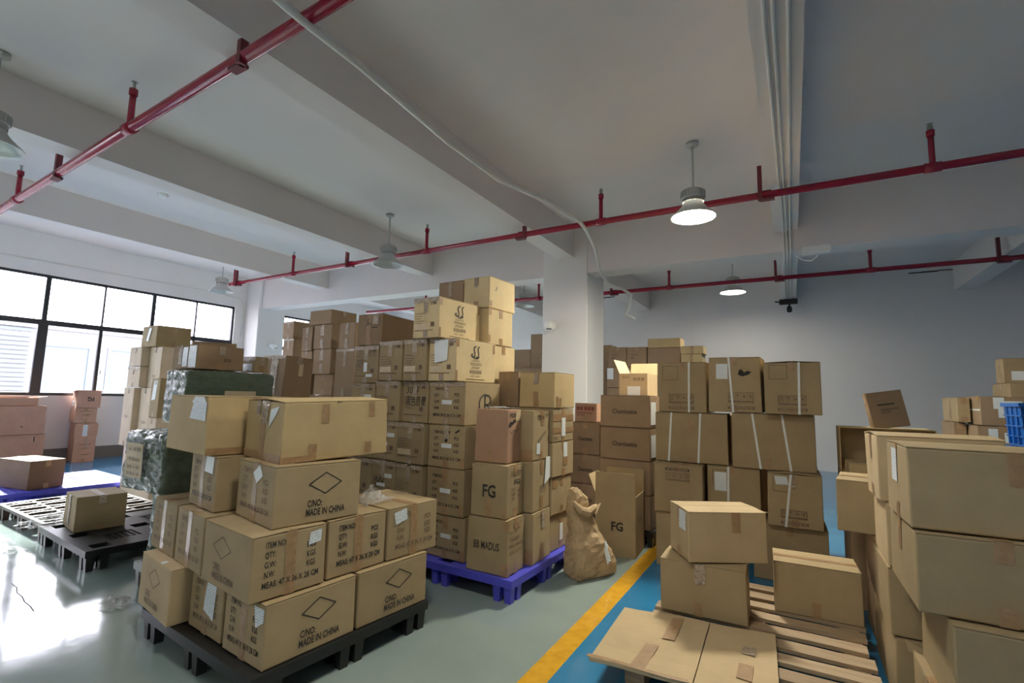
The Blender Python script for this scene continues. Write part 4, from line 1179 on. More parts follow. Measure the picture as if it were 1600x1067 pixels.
b.ink([('b', 'R', .25, .62, .72, .66), ('b', 'R', .3, .5, .8, .515), ('b', 'R', .3, .45, .6, .462), ('b', 'R', .3, .40, .55, .412)], 'ink')

# ------------------------------------------------------------------ far right
GZR = 'labelled cartons at the far right'
b = box('z1', 'narrow taped carton at the left of the far right group', mat='kraft', group=GZR); b.strip('L', .45, 0, .58, 1)
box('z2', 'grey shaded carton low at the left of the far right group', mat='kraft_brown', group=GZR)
b = box('z3', 'far right carton with yellow band on top and big white papers', mat='kraft_brown', group=GZR)
b.sticker('R', .30, .58, .55, .97, 'paper_white').sticker('R', .40, .28, .95, .85, 'paper_white').strip('L', 0, .50, 1, .56, 'strap_white', 'strap')
sp_ = MB(); b.rect(sp_, 'T', 0, .0, b.w, .03, .006, 2); b.rect(sp_, 'L', b.d - .05, b.h - .05, b.d - .02, b.h, .006, 2); sp_.build('strap', 'yellow_strap', b.root)
b = box('z4', 'far right carton with two small labels under the yellow-banded one', mat='kraft_brown', group=GZR)
b.sticker('R', .22, .35, .42, .90, 'paper_label').sticker('R', .55, .35, .95, .75, 'paper_white')
b = box('z5', 'topmost far right carton with a white label at the picture edge', mat='kraft', group=GZR); b.sticker('R', .12, .12, .36, .48, 'paper_white')
b = box('z6', 'second far right carton from the top at the picture edge', mat='kraft', group=GZR); b.sticker('R', .20, .55, .45, .9, 'paper_white')
for key, lab in (('zs', 'hidden floor carton of the far right group'), ('zt', 'hidden carton under the two-label carton at far right'), ('zu', 'hidden floor carton under the topmost far right pair'), ('zv', 'hidden carton directly under the topmost far right pair')):
    box(key, lab, mat='kraft_brown', group=GZR)

# ------------------------------------------------------------------ left side
GL = 'cartons near the left windows'
b = box('gb1', 'brown carton with white taped end lying on the upper green bale', mat='kraft_brown', tape='tape_clear', group=GL, jit=.008)
b.sticker('L', .42, .1, .62, .9, 'paper_label').sticker('L', .66, .06, .95, .95, 'paper_label').strip('L', .26, .2, .40, 1, 'tape_clear').ink([('t', 'R', .55, .35, .035, 'DOX', .16 * b.w)], 'ink')
b = box('gb2', 'little tape-covered carton at the end of the upper green bale', mat='kraft', tape='tape_clear', group=GL, jit=.01)
b.edge_tape('L').sticker('L', .1, .08, .8, .55, 'paper_label')
b = box('g1', 'dark brown carton with a grey square label behind the upper green bale', mat='kraft_brown', tape='tape_clear', group=GL, jit=.012, tilt=(0, 3))
b.edge_tape('L').sticker('R', .48, .55, .64, .85, 'paper_tan').strip('L', .4, .1, .7, .9, 'tape_clear')
box('g0', 'dark carton under the grey-square-label carton', mat='kraft_brown', group=GL)
box('g_s', 'hidden carton at the bottom beyond the green bales', mat='kraft_brown', group=GL)
b = box('bp', 'carton standing on the black pallet with brightly lit lid', mat='kraft', tape='tape_clear', group=GL, jit=.008)
b.strip('L', .40, .1, .56, 1, 'tape_clear')
b = box('lb4', 'carton on the blue perforated pallet cut by the left edge', mat='kraft_dark', group=GL)
b = open_box('wb1', 'top carton of the window stack printed with upside-down FG', 'kraft_pink', [('L', .18, 100), ('E', .17, 85)], GL)
b.ink([('t', 'R', .72, .62, .10, 'FG', .28 * b.w, .03, 0, True)], 'ink').sticker('L', .15, .06, .42, .4, 'paper_white')
b = box('wb2', 'middle carton of the stack under the window with small print', mat='kraft_pink', group=GL)
b.ink([('t', 'R', .3, .45, .05, '小心轻放', .4 * b.w), ('b', 'R', .2, .75, .8, .78), ('p', 'R', [(.3, .3), (.36, .2)], .008)], 'ink_faded')
b = box('wb3', 'tall bottom carton of the stack under the window with folded flap', mat='kraft_pink', group=GL)
b.quad('R', [(-.04, .64), (1.02, .66), (1.05, .97), (-.04, .96)], 'kraft_pink', 'folded_flap', .012).quad('R', [(.33, .66), (.55, .66), (.55, .95), (.33, .95)], 'paper_label', 'label', .016).strip('R', .52, .36, .60, .62, 'tape_clear').ink([('b', 'R', .25, .44, .8, .455), ('b', 'R', .35, .34, .7, .35), ('b', 'R', .4, .18, .75, .195)], 'ink_faded')
b = open_box('lb1', 'open low carton on the reddish stack at the left edge', 'kraft_pink', [('E', .12, 80), ('L', .12, 75)], GL)
b = box('lb2', 'wide reddish carton in the middle of the left edge stack', mat='kraft_pink', group=GL); b.ink([('g', 'R', [(.58, .26), (.61, .24), (.63, .28), (.60, .31)])], 'ink_faded')
b = box('lb3', 'wide reddish bottom carton of the left edge stack', mat='kraft_pink', group=GL); b.ink([('b', 'R', .80, .76, .82, .92)], 'ink')
GWS = 'pale cartons piled before the left window'
b = box('w1', 'top carton with a curled white tag in the pale pile before the window', mat='kraft', group=GWS); b.quad('L', [(.36, .28), (.52, .26), (.66, .88), (.52, .9)], 'paper_white', 'tag', .006)
b = box('w2', 'left upper pale carton below the curled-tag carton', mat='kraft_cream', tape='tape_clear', group=GWS)
b = box('w3', 'tall pale carton with small print beside the upper green bale', mat='kraft_cream', tape='tape_clear', group=GWS); b.ink([('t', 'L', .4, .26, .035, 'C/NO', .28 * b.d)], 'ink_faded')
b = box('w4', 'pale carton third from the top at the left of the pale pile', mat='kraft_cream', tape='tape_clear', group=GWS); b.edge_tape('L')
b = box('w5', 'large lower left pale carton with C/NO print', mat='kraft_cream', tape='tape_clear', group=GWS); b.ink([('t', 'L', .36, .48, .045, 'C/NO', .32 * b.d)], 'ink_faded')
b = box('w6', 'large lower right pale carton with C/NO print', mat='kraft_cream', tape='tape_clear', group=GWS); b.ink([('t', 'L', .40, .40, .045, 'C/NO', .38 * b.d)], 'ink_faded')
box('w0', 'hidden long carton under the pale pile', mat='kraft_cream', group=GWS)
b = box('w7', 'slim carton with white paper in front of the pale pile', mat='kraft', tape='tape_clear', group=GWS); b.quad('L', [(.15, .42), (.62, .46), (.72, .95), (.3, .95)], 'paper_white', 'paper_sheet')
box('w8', 'slim pale carton under the one with white paper', mat='kraft_cream', group=GWS)
box('w8b', 'hidden slim carton on the floor before the pale pile', mat='kraft_cream', group=GWS)
box('w9', 'long dark carton beyond the pale pile before the window', mat='kraft_brown', group=GWS)
box('w9b', 'hidden carton under the long dark carton', mat='kraft_brown', group=GWS)
box('w9c', 'hidden floor carton under the long dark carton', mat='kraft_brown', group=GWS)
GFS = 'brown cartons between the window and the tall stack'
for key, lab in (('f1', 'flat wide brown carton on top of the far brown stack'), ('f2', 'brown carton with two tape flashes under the flat wide one'), ('f2l', 'narrow brown carton left of the two-flash carton'), ('f3', 'brown carton with a bright tape flash, third in the far stack'), ('f3l', 'narrow brown carton low at the left of the far stack'),
                 ('f4', 'shaded brown carton fourth in the far stack'), ('f4l', 'hidden narrow carton low in the far stack'), ('f_s', 'hidden floor carton of the far brown stack'), ('f_t', 'hidden carton under the shaded far stack cartons'),
                 ('f5', 'brown carton with a long bright tape strip beside the big brown carton'), ('f6', 'tall brown carton with clear tape rim beside the handwritten cartons'), ('f6s', 'hidden floor carton under the tall brown carton'), ('f6t', 'hidden carton under the tall clear-taped carton'),
                 ('f7', 'upper carton of the pair before the second window'), ('f8', 'lower carton of the pair before the second window'), ('f8s', 'hidden floor carton before the second window'), ('f8t', 'hidden carton under the pair before the second window')):
    b = box(key, lab, mat='kraft_brown', tape='tape_clear', group=GFS)
    if key in ('f2', 'f3', 'f5', 'f2l'):
        b.strip('L', .38, .55, .58, .9, 'tape_clear').strip('L', .40, .05, .56, .4, 'tape_clear')
    if key in ('f6', 'f7', 'f8'):
        b.edge_tape('L')
GK = 'brown cartons behind the white column'
for key, lab in (('k0', 'dark tall carton edge next to the white column'), ('k0s', 'hidden carton by the back of the white column'), ('k1', 'brown carton right of the column, left of an equal pair'), ('k2', 'brown carton right of the column, right of an equal pair'), ('k3', 'brown carton with white paper and flame mark below the equal pair'),
                 ('k4', 'brown carton beneath the flame-mark carton'), ('k4s', 'hidden floor carton beneath the flame-mark column'), ('k4t', 'hidden second carton beneath the flame-mark column'), ('k5', 'flat wide carton on top of the back stack right of the column'), ('k6', 'brown carton under the flat wide back carton'), ('k6s', 'hidden floor carton of the back stack'), ('k6t', 'hidden second carton of the back stack'),
                 ('k7', 'upper of two flat cartons above the strapped stack'), ('k7b', 'lower of two flat cartons above the strapped stack'), ('k7s', 'hidden floor carton under the two flat cartons'), ('k7t', 'hidden second carton under the two flat cartons'),
                 ('j1', 'reddish carton just left of the white column'), ('j2', 'dark brown carton between the tall stack and the white column'), ('j3', 'low brown carton between the tall stack and the white column'), ('j3s', 'hidden floor carton left of the white column'), ('j3t', 'hidden second carton left of the white column')):
    b = box(key, lab, mat='kraft_yellow' if key in ('k5', 'k7', 'k7b') else 'kraft_brown', group=GK)
    if key == 'k3':
        b.sticker('R', .0, .4, .16, .95, 'paper_white').ink([('p', 'R', [(.34, .55), (.36, .7), (.33, .6)], .03), ('b', 'R', .32, .40, .44, .42)], 'ink')
    if key in ('k1', 'k2'):
        b.ink([('b', 'R', .2, .6, .55, .64), ('b', 'R', .2, .4, .34, .5)], 'ink_faded')
    if key == 'j1':
        b.ink([('g', 'R', [(.62, .6), (.7, .56), (.74, .66), (.66, .7)]), ('b', 'R', .5, .4, .8, .43)], 'ink_faded')

# ------------------------------------------------------------------ pallets
def plastic_pallet(label, x, y, yaw, w, d, mat, style='pocket', h=.15, rim=.05):
    """x, y: corner nearest the viewpoint; w runs to the right, d to the left"""
    th = RAD(yaw)
    root = empty('plastic_pallet', (x + w / 2 * math.cos(th) - d / 2 * math.sin(th), y + w / 2 * math.sin(th) + d / 2 * math.cos(th), 0), th, label, 'pallet', 'plastic pallets')
    X, Y = w / 2, d / 2
    z0, z1 = h - rim, h - .001
    rb = MB()
    t = .03
    rb.box(-X, X, -Y, -Y + t, z0, z1).box(-X, X, Y - t, Y, z0, z1).box(-X, -X + t, -Y + t, Y - t, z0, z1).box(X - t, X, -Y + t, Y - t, z0, z1)
    rb.build('rim', mat, root)
    db = MB()
    zt = h - .003
    if style == 'pocket':
        # three broad runners each way with open pockets between, thin ribs across the pockets
        for c in (-1, 0, 1):
            yc = c * (Y - .12)
            for c2 in (-1, 0, 1):
                xc = c2 * (X - .12)
                # pocket ring
                for (a, b_, e, f) in ((xc - .10, xc + .10, yc - .10, yc - .06), (xc - .10, xc + .10, yc + .06, yc + .10), (xc - .10, xc - .06, yc - .06, yc + .06), (xc + .06, xc + .10, yc - .06, yc + .06)):
                    db.box(max(a, -X + t), min(b_, X - t), max(e, -Y + t), min(f, Y - t), zt - .03, zt)
        gaps = sorted([-(X - .12) + .10, -.10, .10, (X - .12) - .10])
        for (a, b_) in ((gaps[0], gaps[1]), (gaps[2], gaps[3])):
            for c in (-1, 0, 1):
                db.box(a, b_, c * (Y - .12) - .10, c * (Y - .12) + .10, zt - .018, zt)
        gy = sorted([-(Y - .12) + .10, -.10, .10, (Y - .12) - .10])
        for (a, b_) in ((gy[0], gy[1]), (gy[2], gy[3])):
            for c in (-1, 0, 1):
                db.box(c * (X - .12) - .10, c * (X - .12) + .10, a, b_, zt - .018, zt)
            for (p, q) in ((gaps[0], gaps[1]), (gaps[2], gaps[3])):
                n = 5
                for k in range(n):
                    xx = p + (q - p) * (k + .5) / n
                    db.box(xx - .008, xx + .008, a, b_, zt - .02, zt - .004)
                    yy = a + (b_ - a) * (k + .5) / n
                    db.box(p, q, yy - .008, yy + .008, zt - .02, zt - .004)
    elif style == 'grid':
        nx, ny = int(w / .062), int(d / .045)
        for i in range(nx + 1):
            xx = -X + t + (w - 2 * t) * i / nx
            db.box(xx - .014, xx + .014, -Y + t, Y - t, zt - .02, zt)
        for i in range(ny + 1):
            yy = -Y + t + (d - 2 * t) * i / ny
            db.box(-X + t, X - t, yy - .012, yy + .012, zt - .02, zt - .0005)
    else:
        # wavy ribs that meet and part, leaving leaf shaped openings
        n = 9
        for k in range(n + 1):
            yy = -Y + t + (d - 2 * t) * k / n
            m = 16
            pts = []
            for i in range(m + 1):
                xx = -X + t + (w - 2 * t) * i / m
                pts.append((xx, yy + .024 * math.sin(i / m * 4 * PI + k * PI)))
            vs_, fs = [], []
            for (px, py) in pts:
                vs_ += [(px, py - .017, zt), (px, py + .017, zt), (px, py + .017, zt - .03), (px, py - .017, zt - .03)]
            for i in range(m):
                a = i * 4
                fs += [(a, a + 4, a + 5, a + 1), (a + 1, a + 5, a + 6, a + 2), (a + 3, a + 2, a + 6, a + 7), (a, a + 3, a + 7, a + 4)]
            db.add(vs_, fs)
        for i in range(5):
            xx = -X + t + (w - 2 * t) * i / 4
            db.box(max(-X + t, xx - .012), min(X - t, xx + .012), -Y + t, Y - t, zt - .034, zt - .006)
    db.build('deck', mat, root)
    for cx in (-1, 0, 1):
        for cy in (-1, 0, 1):
            fx, fy = cx * (X - .08), cy * (Y - .08)
            fb = MB()
            for sx in (-1, 1):
                for sy in (-1, 1):
                    px, py = fx + sx * .042, fy + sy * .042
                    a, e = .028, .022
                    fb.add([(px - e, py - e, 0), (px + e, py - e, 0), (px + e, py + e, 0), (px - e, py + e, 0), (px - a, py - a, z0 + .01), (px + a, py - a, z0 + .01), (px + a, py + a, z0 + .01), (px - a, py + a, z0 + .01)],
                           [(0, 3, 2, 1), (4, 5, 6, 7), (0, 1, 5, 4), (1, 2, 6, 5), (2, 3, 7, 6), (3, 0, 4, 7)])
            fb.box(fx - .02, fx + .02, fy - .02, fy + .02, .05, z0 + .012)
            fb.build('foot', mat, root)
    return root
plastic_pallet('black plastic pallet under the front stack of printed cartons', -1.955, 1.345, 85, 1.02, 1.12, 'black_plastic')
plastic_pallet('royal blue plastic pallet under the BB MADUS and lip balm cartons', -1.60, 2.865, 88.5, 1.06, 1.2, 'blue_plastic')
plastic_pallet('hidden black pallet under the left end of the tall stack', -2.84, 2.93, 88.5, .75, .6, 'black_plastic')
plastic_pallet('dark pallet under the Chemisette cartons', -1.13, 4.62, 88.5, .95, 1.0, 'black_plastic', h=.139)
plastic_pallet('black plastic pallet carrying one carton on the left', -4.42, 1.675, 86, 1.05, 1.10, 'black_plastic')
plastic_pallet('dark brown pallet with leaf shaped ribs left of the black pallet', -5.60, 1.80, 88, .95, 1.28, 'brown_plastic', 'wave', .145, .03)
plastic_pallet('sunlit blue perforated pallet near the left window', -7.36, 1.95, 87, 1.25, 1.3, 'blue_plastic', 'grid')
plastic_pallet('grey pallet under the green wrapped bales', -3.22, 1.72, 86, 1.0, .72, 'grey_plastic')

# wooden pallet
wp = empty('wooden_pallet', (-.22, 3.03, 0), 0, 'wooden slatted pallet on the blue aisle', 'pallet')
for k in range(9):
    yy = 3.70 - .155 * k - 3.03
    rr = random.Random(k)
    mb = MB()
    x0, x1 = -.51 + rr.uniform(-.01, .01), .505 + rr.uniform(-.012, .012)
    hw = .047 + rr.uniform(-.004, .006)
    n = 8
    vs_, fs = [], []
    for i in range(n + 1):
        xx = x0 + (x1 - x0) * i / n
        jz = rr.uniform(-.001, .001)
        jy = rr.uniform(-.002, .002)
        vs_ += [(xx, yy - hw + jy, .139 + jz), (xx, yy + hw + jy, .139 + jz), (xx, yy + hw + jy, .121), (xx, yy - hw + jy, .121)]
    for i in range(n):
        a = 4 * i
        fs += [(a, a + 4, a + 5, a + 1), (a + 1, a + 5, a + 6, a + 2), (a + 2, a + 6, a + 7, a + 3), (a + 3, a + 7, a + 4, a)]
    fs += [(0, 1, 2, 3), (4 * n + 3, 4 * n + 2, 4 * n + 1, 4 * n)]
    mb.add(vs_, fs).build('slat', 'pallet_wood', wp)
for xx in (-.46, 0.0, .44):
    MB().box(xx - .045, xx + .045, -.62, .72, .10, .1205).build('stringer', 'pallet_wood', wp)
    for yy in (-.57, .05, .66):
        MB().box(xx - .045, xx + .045, yy - .06, yy + .06, .02, .0995).build('block', 'pallet_wood', wp)
    MB().box(xx - .045, xx + .045, -.62, .72, 0, .0195).build('bottom_board', 'pallet_wood', wp)

# flattened carton lying over the pallet corner
fc = empty('flattened_carton', (-.48, 2.56, .143), 0, 'flattened cardboard carton with brown tape lying on the wooden pallet', 'carton')
def panel(quad, z, th=.012, crease=None):
    """quad of floor points, slight droop"""
    n = 6
    vs_, fs = [], []
    for lay in (0, 1):
        for j in range(n + 1):
            for i in range(n + 1):
                u, v = i / n, j / n
                x = (quad[0][0] * (1 - u) + quad[1][0] * u) * (1 - v) + (quad[3][0] * (1 - u) + quad[2][0] * u) * v
                y = (quad[0][1] * (1 - u) + quad[1][1] * u) * (1 - v) + (quad[3][1] * (1 - u) + quad[2][1] * u) * v
                zz = z(x, y) + (th if lay else 0)
                vs_.append((x + .48, y - 2.56, zz - .143))
    o = (n + 1) ** 2
    for j in range(n):
        for i in range(n):
            a = j * (n + 1) + i
            fs += [(o + a, o + a + 1, o + a + n + 2, o + a + n + 1), (a, a + n + 1, a + n + 2, a + 1)]
    for k in range(n):
        a = k; b_ = k + 1
        fs.append((a, b_, o + b_, o + a))
        a = n * (n + 1) + k; b_ = a + 1
        fs.append((b_, a, o + a, o + b_))
        a = k * (n + 1); b_ = a + n + 1
        fs.append((b_, a, o + a, o + b_))
        a = k * (n + 1) + n; b_ = a + n + 1
        fs.append((a, b_, o + b_, o + a))
    return MB().add(vs_, fs)
zf = lambda x, y: .145 + .006 * math.sin(7 * x + 3 * y) ** 2 + max(0, (2.42 - y)) * .03
P1 = [(-.835, 2.225), (-.40, 2.262), (-.425, 2.93), (-.865, 2.865)]
P2 = [(-.395, 2.20), (-.075, 2.20), (-.118, 2.955), (-.418, 2.925)]
panel(P1, zf).build('panel', 'kraft_light', fc)
panel(P2, zf).build('panel', 'kraft_light', fc)
panel([(-.83, 2.225), (-.40, 2.262), (-.405, 2.40), (-.838, 2.37)], lambda x, y: zf(x, y) + .0125, .004).build('panel', 'kraft_light', fc)
tz = lambda x, y: zf(x, y) + .0165
panel([(-.66, 2.255), (-.60, 2.26), (-.595, 2.52), (-.655, 2.515)], tz, .001).build('tape', 'tape_brown', fc)
panel([(-.60, 2.60), (-.54, 2.605), (-.545, 2.87), (-.60, 2.865)], tz, .001).build('tape', 'tape_brown', fc)
panel([(-.25, 2.42), (-.19, 2.42), (-.19, 2.56), (-.25, 2.56)], tz, .001).build('tape', 'tape_brown', fc)
panel([(-.25, 2.66), (-.19, 2.66), (-.19, 2.74), (-.25, 2.74)], tz, .001).build('tape', 'tape_clear', fc)
panel([(-.85, 2.228), (-.42, 2.255), (-.42, 2.28), (-.85, 2.255)], tz, .001).build('tape', 'tape_brown', fc)
_tv, _tf, _tw = text_mesh('DEXXON', .01)
MB().add([(-.25 + .48 + x * .1 / _tw, 2.315 - 2.56 + y * .03, tz(-.2, 2.32) + .001 - .143) for x, y in _tv], _tf).build('print', 'ink', fc)

# ------------------------------------------------------------------ green wrapped bales
from mathutils import noise as mnoise
def bale(label, x, y, z, yaw, w, d, h, n=34, amp=.026):
    th = RAD(yaw)
    root = empty('wrapped_bale', (x + w / 2 * math.cos(th) - d / 2 * math.sin(th), y + w / 2 * math.sin(th) + d / 2 * math.cos(th), z), th, label, 'bale', 'green film wrapped bales')
    mb = MB()
    idx = {}
    sd_ = Vector((x * 7, y * 5, z * 9))
    def vert(i, j, k):
        if (i, j, k) in idx:
            return idx[i, j, k]
        p = Vector((i / n * 2 - 1, j / n * 2 - 1, k / n * 2 - 1))
        # rounded box
        e = 14.0
        m = (abs(p.x) ** e + abs(p.y) ** e + abs(p.z) ** e) ** (1 / e)
        p = p / m
        q = Vector((p.x * w / 2, p.y * d / 2, p.z * h / 2 + h / 2))
        s = mnoise.noise((q + sd_) * 9) * .4 + (.5 - abs(mnoise.noise((q + sd_) * 17))) * .7 + (.5 - abs(mnoise.noise((q + sd_) * 33))) * .45
        nrm = Vector((p.x ** 9, p.y ** 9, p.z ** 9))
        nrm = nrm.normalized() if nrm.length > 1e-6 else Vector((0, 0, 1))
        q = q + nrm * (s * amp - amp * .75)
        q.z = max(q.z, 0.0)
        idx[i, j, k] = len(mb.v)
        mb.v.append(tuple(q))
        return idx[i, j, k]
    for i in range(n):
        for j in range(n):
            mb.f.append((vert(i, j, 0), vert(i, j + 1, 0), vert(i + 1, j + 1, 0), vert(i + 1, j, 0)))
            mb.f.append((vert(i, j, n), vert(i + 1, j, n), vert(i + 1, j + 1, n), vert(i, j + 1, n)))
            mb.f.append((vert(i, 0, j), vert(i + 1, 0, j), vert(i + 1, 0, j + 1), vert(i, 0, j + 1)))
            mb.f.append((vert(i, n, j), vert(i, n, j + 1), vert(i + 1, n, j + 1), vert(i + 1, n, j)))
            mb.f.append((vert(0, i, j), vert(0, i, j + 1), vert(0, i + 1, j + 1), vert(0, i + 1, j)))
            mb.f.append((vert(n, i, j), vert(n, i + 1, j), vert(n, i + 1, j + 1), vert(n, i, j + 1)))
    mb.build('wrapped_body', 'green_wrap', root, True)
    return root, w, d, h
def bale_label(root, w, d, h, s0, t0, s1, t1, mat, name, face='L', off=.012):
    mb = MB()
    n = 4
    vs_ = []
    for j in range(n + 1):
        for i in range(n + 1):
            s, t = s0 + (s1 - s0) * i / n, t0 + (t1 - t0) * j / n
            if face == 'L':
                vs_.append((-w / 2 - off - .002 * math.sin(i + j), d / 2 - s * d, t * h))
            else:
                vs_.append((-w / 2 + s * w, -d / 2 - off - .002 * math.sin(i + j), t * h))
    fs = [(j * (n + 1) + i, j * (n + 1) + i + 1, (j + 1) * (n + 1) + i + 1, (j + 1) * (n + 1) + i) for j in range(n) for i in range(n)]
    return mb.add(vs_, fs).build(name, mat, root)
bl = bale('lower middle green wrapped bale with a handwritten paper label', -3.361, 1.61, .655, 90, .70, .56, .40)
lb_ = bale_label(*bl, .22, .24, .60, .78, 'paper_tan', 'label')
_ops = MB()
for (s, t, tx) in ((.28, .66, 'No. 108 黑胶'), (.27, .50, '1号 25.4 KG'), (.27, .38, '200 × 40'), (.27, .28, '2018.6.18')):
    _v, _f2, _w2 = text_mesh(tx, 0)
    _ops.add([(-bl[1] / 2 - .0165, bl[2] / 2 - (s * bl[2] + x * .16 / _w2), t * bl[3] + y * .03) for x, y in _v], _f2)
_ops.build('print', 'ink', lb_)
bale('bottom green wrapped bale behind the front stack', -3.40, 1.75, .152, 86, .9, .46, .50)
bl = bale('upper green wrapped bale with crossed silver bands', -3.805, 1.92, 1.058, 88, .702, .34, .412, amp=.016)
bale_label(*bl, .40, .20, .75, .62, 'paper_tan', 'label', 'R', .006)
for (s0, s1) in ((.18, .30), (.48, .58)):
    bale_label(*bl, s0, .02, s1, .98, 'clear_film', 'silver_band', 'L', .006)
bale('hidden green wrapped bale behind the labelled one', -3.97, 2.0, 0, 88, .6, .28, 1.05, 14)

# ------------------------------------------------------------------ kraft paper sack
sk = empty('paper_sack', (-1.38, 3.69, 0), RAD(58), 'half-full kraft paper sack with rolled top leaning on the blue pallet stack', 'sack')
rings = [(0.0, 0, .0, .185, .085), (.03, 0, .0, .195, .10), (.10, -.005, .0, .185, .115), (.18, -.015, .01, .165, .115), (.25, -.035, .01, .140, .10), (.32, -.06, .015, .112, .08), (.40, -.085, .015, .095, .06), (.47, -.105, .02, .088, .045), (.52, -.11, .02, .075, .05), (.57, -.115, .025, .07, .045), (.62, -.13, .02, .045, .03), (.645, -.135, .02, .02, .015)]
_fine = []
for _a, _b in zip(rings, rings[1:]):
    for _q in range(3):
        _fine.append(tuple(_a[_i] + (_b[_i] - _a[_i]) * _q / 3 for _i in range(5)))
rings = _fine + [rings[-1]]
sm = MB()
NR = 48
vs_, fs = [], []
for ri, (z, cx, cy, a, b_) in enumerate(rings):
    for k in range(NR):
        t = 2 * PI * k / NR
        e = .55
        px = math.copysign(abs(math.cos(t)) ** e, math.cos(t)) * a
        py = math.copysign(abs(math.sin(t)) ** e, math.sin(t)) * b_
        j = 0 if ri == 0 else mnoise.noise(Vector((px * 14, py * 14, z * 11))) * .016 + (.5 - abs(mnoise.noise(Vector((px * 24 + 5, py * 24, z * 17))))) * .022
        l = math.hypot(px, py) or 1
        vs_.append((cx + px + px / l * j, cy + py + py / l * j, max(0, z + (mnoise.noise(Vector((k * .3, ri * .35, 3))) * .010 if ri > 4 else 0))))
for i in range(len(rings) - 1):
    for k in range(NR):
        k2 = (k + 1) % NR
        fs.append((i * NR + k, i * NR + k2, (i + 1) * NR + k2, (i + 1) * NR + k))
fs.append(tuple(range(NR - 1, -1, -1)))
fs.append(tuple((len(rings) - 1) * NR + k for k in range(NR)))
sm.add(vs_, fs).build('bag', 'kraft_sack', sk)
# rolled, crumpled top edge and corner ears
rl = MB()
pts = [(-.20, -.05, .56), (-.15, -.075, .50), (-.08, -.07, .475), (-.02, -.06, .50), (.03, -.03, .515)]
rl.tube(pts, [.012, .03, .034, .026, .008], 8)
rl.build('rolled_top', 'kraft_sack', sk)
MB().add([(-.03, -.05, .48), (.07, -.04, .53), (.02, -.02, .50), (.0, -.07, .455)], [(0, 1, 2), (0, 3, 1), (1, 3, 2)]).build('ear', 'kraft_sack', sk)
MB().add([(-.185, -.09, .0), (-.21, -.11, .03), (-.15, -.12, .012), (-.17, -.06, .02)], [(0, 2, 1), (1, 2, 3)]).build('ear', 'kraft_sack', sk)
lbm = MB()
n = 6
vv, ff = [], []
for j in range(n + 1):
    for i in range(n + 1):
        t = RAD(285 + 42 * i / n)
        zz = .10 + .14 * j / n
        k = 1 - zz * .9
        vv.append((-.02 - zz * .06 + math.copysign(abs(math.cos(t)) ** .6, math.cos(t)) * .215 * k, .012 + math.copysign(abs(math.sin(t)) ** .6, math.sin(t)) * .142 * (1 - .25 * j / n) , zz + .02 * math.sin(i * .9)))
for j in range(n):
    for i in range(n):
        a = j * (n + 1) + i
        ff.append((a, a + 1, a + n + 2, a + n + 1))
lbm.add(vv, ff).build('label', 'paper_label', sk)

# ------------------------------------------------------------------ plastic film scraps
def film(label, x, y, z, sx, sy, sz, seed, n=20, flat=False, mat='clear_film'):
    mb = MB()
    vv, ff = [], []
    for j in range(n + 1):
        for i in range(n + 1):
            u, v = i / n - .5, j / n - .5
            e = max(0.0, 1 - (u * u + v * v) * 4)
            p = Vector((u * 5 + seed, v * 5, seed * .7))
            zz = (abs(mnoise.noise(p)) * .9 + abs(mnoise.noise(p * 2.7)) * .5) * sz * (.25 + e) + .002
            jx = mnoise.noise(p * 1.7 + Vector((9, 0, 0))) * .18
            jy = mnoise.noise(p * 1.7 + Vector((0, 9, 0))) * .18
            vv.append(((u + jx) * sx, (v + jy) * sy, zz))
    for j in range(n):
        for i in range(n):
            a = j * (n + 1) + i
            ff.append((a, a + 1, a + n + 2, a + n + 1))
    o = mb.add(vv, ff).build('plastic_film', mat, None, True, (x, y, z))
    tag(o, label, 'plastic film', 'scraps of clear plastic film')
film('crumpled clear film lying on the floor at the left edge', -5.75, 1.52, 0, .75, .28, .09, 1.0)
film('crumpled clear film draped over the corner of the brown pallet', -5.62, 1.86, .148, .30, .40, .10, 2.0)
film('small scrap of clear film on the floor beside the overhanging carton', -3.66, 1.56, 0, .22, .16, .07, 3.0)
film('tiny scrap of film on the floor before the black pallet', -5.2, 1.42, 0, .10, .06, .03, 4.0, 8)
film('clear film bunched behind the third layer carton', -2.12, 2.14, .702, .12, .20, .11, 5.0)
film('bluish film sheet on the lid of the pinkish carton', -1.86, 3.10, 1.237, .22, .24, .018, 6.0)

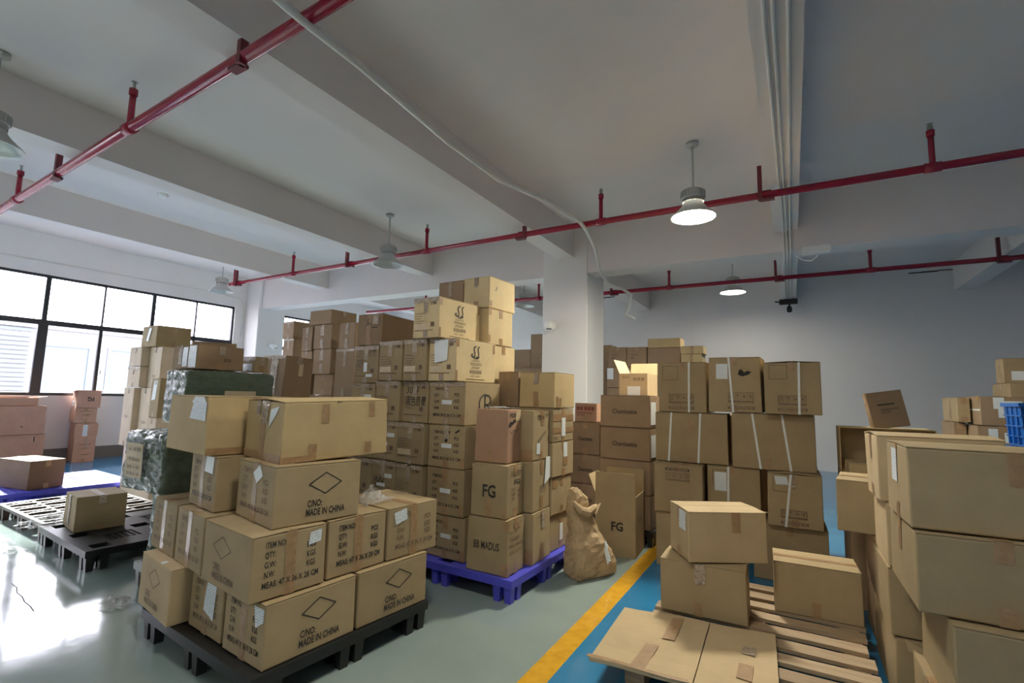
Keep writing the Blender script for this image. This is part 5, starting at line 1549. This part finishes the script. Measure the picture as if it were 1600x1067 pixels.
# ------------------------------------------------------------------ blue crates at the far right
def crate(label, x, y, z, w=.5, d=.36, h=.34):
    root = empty('plastic_crate', (x + w / 2, y + d / 2, z), 0, label, 'crate', 'blue plastic crates')
    X, Y, t, k = w / 2, d / 2, .012, .93
    mb = MB()
    def wall(p):
        mb.add(p, [(0, 1, 2, 3), (7, 6, 5, 4), (0, 4, 5, 1), (1, 5, 6, 2), (2, 6, 7, 3), (3, 7, 4, 0)])
    for sx, sy in ((0, -1), (0, 1), (-1, 0), (1, 0)):
        if sy:
            o = [(-X * k, sy * Y * k, 0), (X * k, sy * Y * k, 0), (X, sy * Y, h), (-X, sy * Y, h)]
            q = [(a, b_ - sy * t, c) for a, b_, c in o]
        else:
            o = [(sx * X * k, -Y * k, 0), (sx * X * k, Y * k, 0), (sx * X, Y, h), (sx * X, -Y, h)]
            q = [(a - sx * t, b_, c) for a, b_, c in o]
        wall(o + q)
    mb.box(-X * k, X * k, -Y * k, Y * k, 0, .01)
    mb.build('body', 'crate_blue', root)
    rb = MB().box(-X - .014, X + .014, -Y - .014, -Y + .004, h - .03, h).box(-X - .014, X + .014, Y - .004, Y + .014, h - .03, h).box(-X - .014, -X + .004, -Y, Y, h - .03, h).box(X - .004, X + .014, -Y, Y, h - .03, h)
    rb.build('rim', 'crate_blue', root)
    for zz in (.08, .16, .24):
        kk = k + (1 - k) * zz / h
        MB().box(-X * kk - .010, X * kk + .010, -Y * kk - .010, -Y * kk + .002, zz - .006, zz + .006).box(-X * kk - .010, -X * kk + .002, -Y * kk, Y * kk, zz - .006, zz + .006).build('rib', 'crate_blue', root)
    for xx in (-.16, -.06, .06, .16):
        MB().box(xx - .006, xx + .006, -Y - .004, -Y * k + .004, .02, h - .03).build('rib', 'crate_blue', root)
    for yy in (-.10, .0, .10):
        MB().box(-X - .004, -X * k + .004, yy - .006, yy + .006, .02, h - .03).build('rib', 'crate_blue', root)
crate('blue ribbed plastic crate at the right picture edge', 1.52, 5.25, 1.03)
crate('hidden blue crate second in the stack at the right edge', 1.52, 5.25, .687)
crate('hidden blue crate third in the stack at the right edge', 1.52, 5.25, .344)
crate('hidden blue crate lowest in the stack at the right edge', 1.52, 5.25, 0)
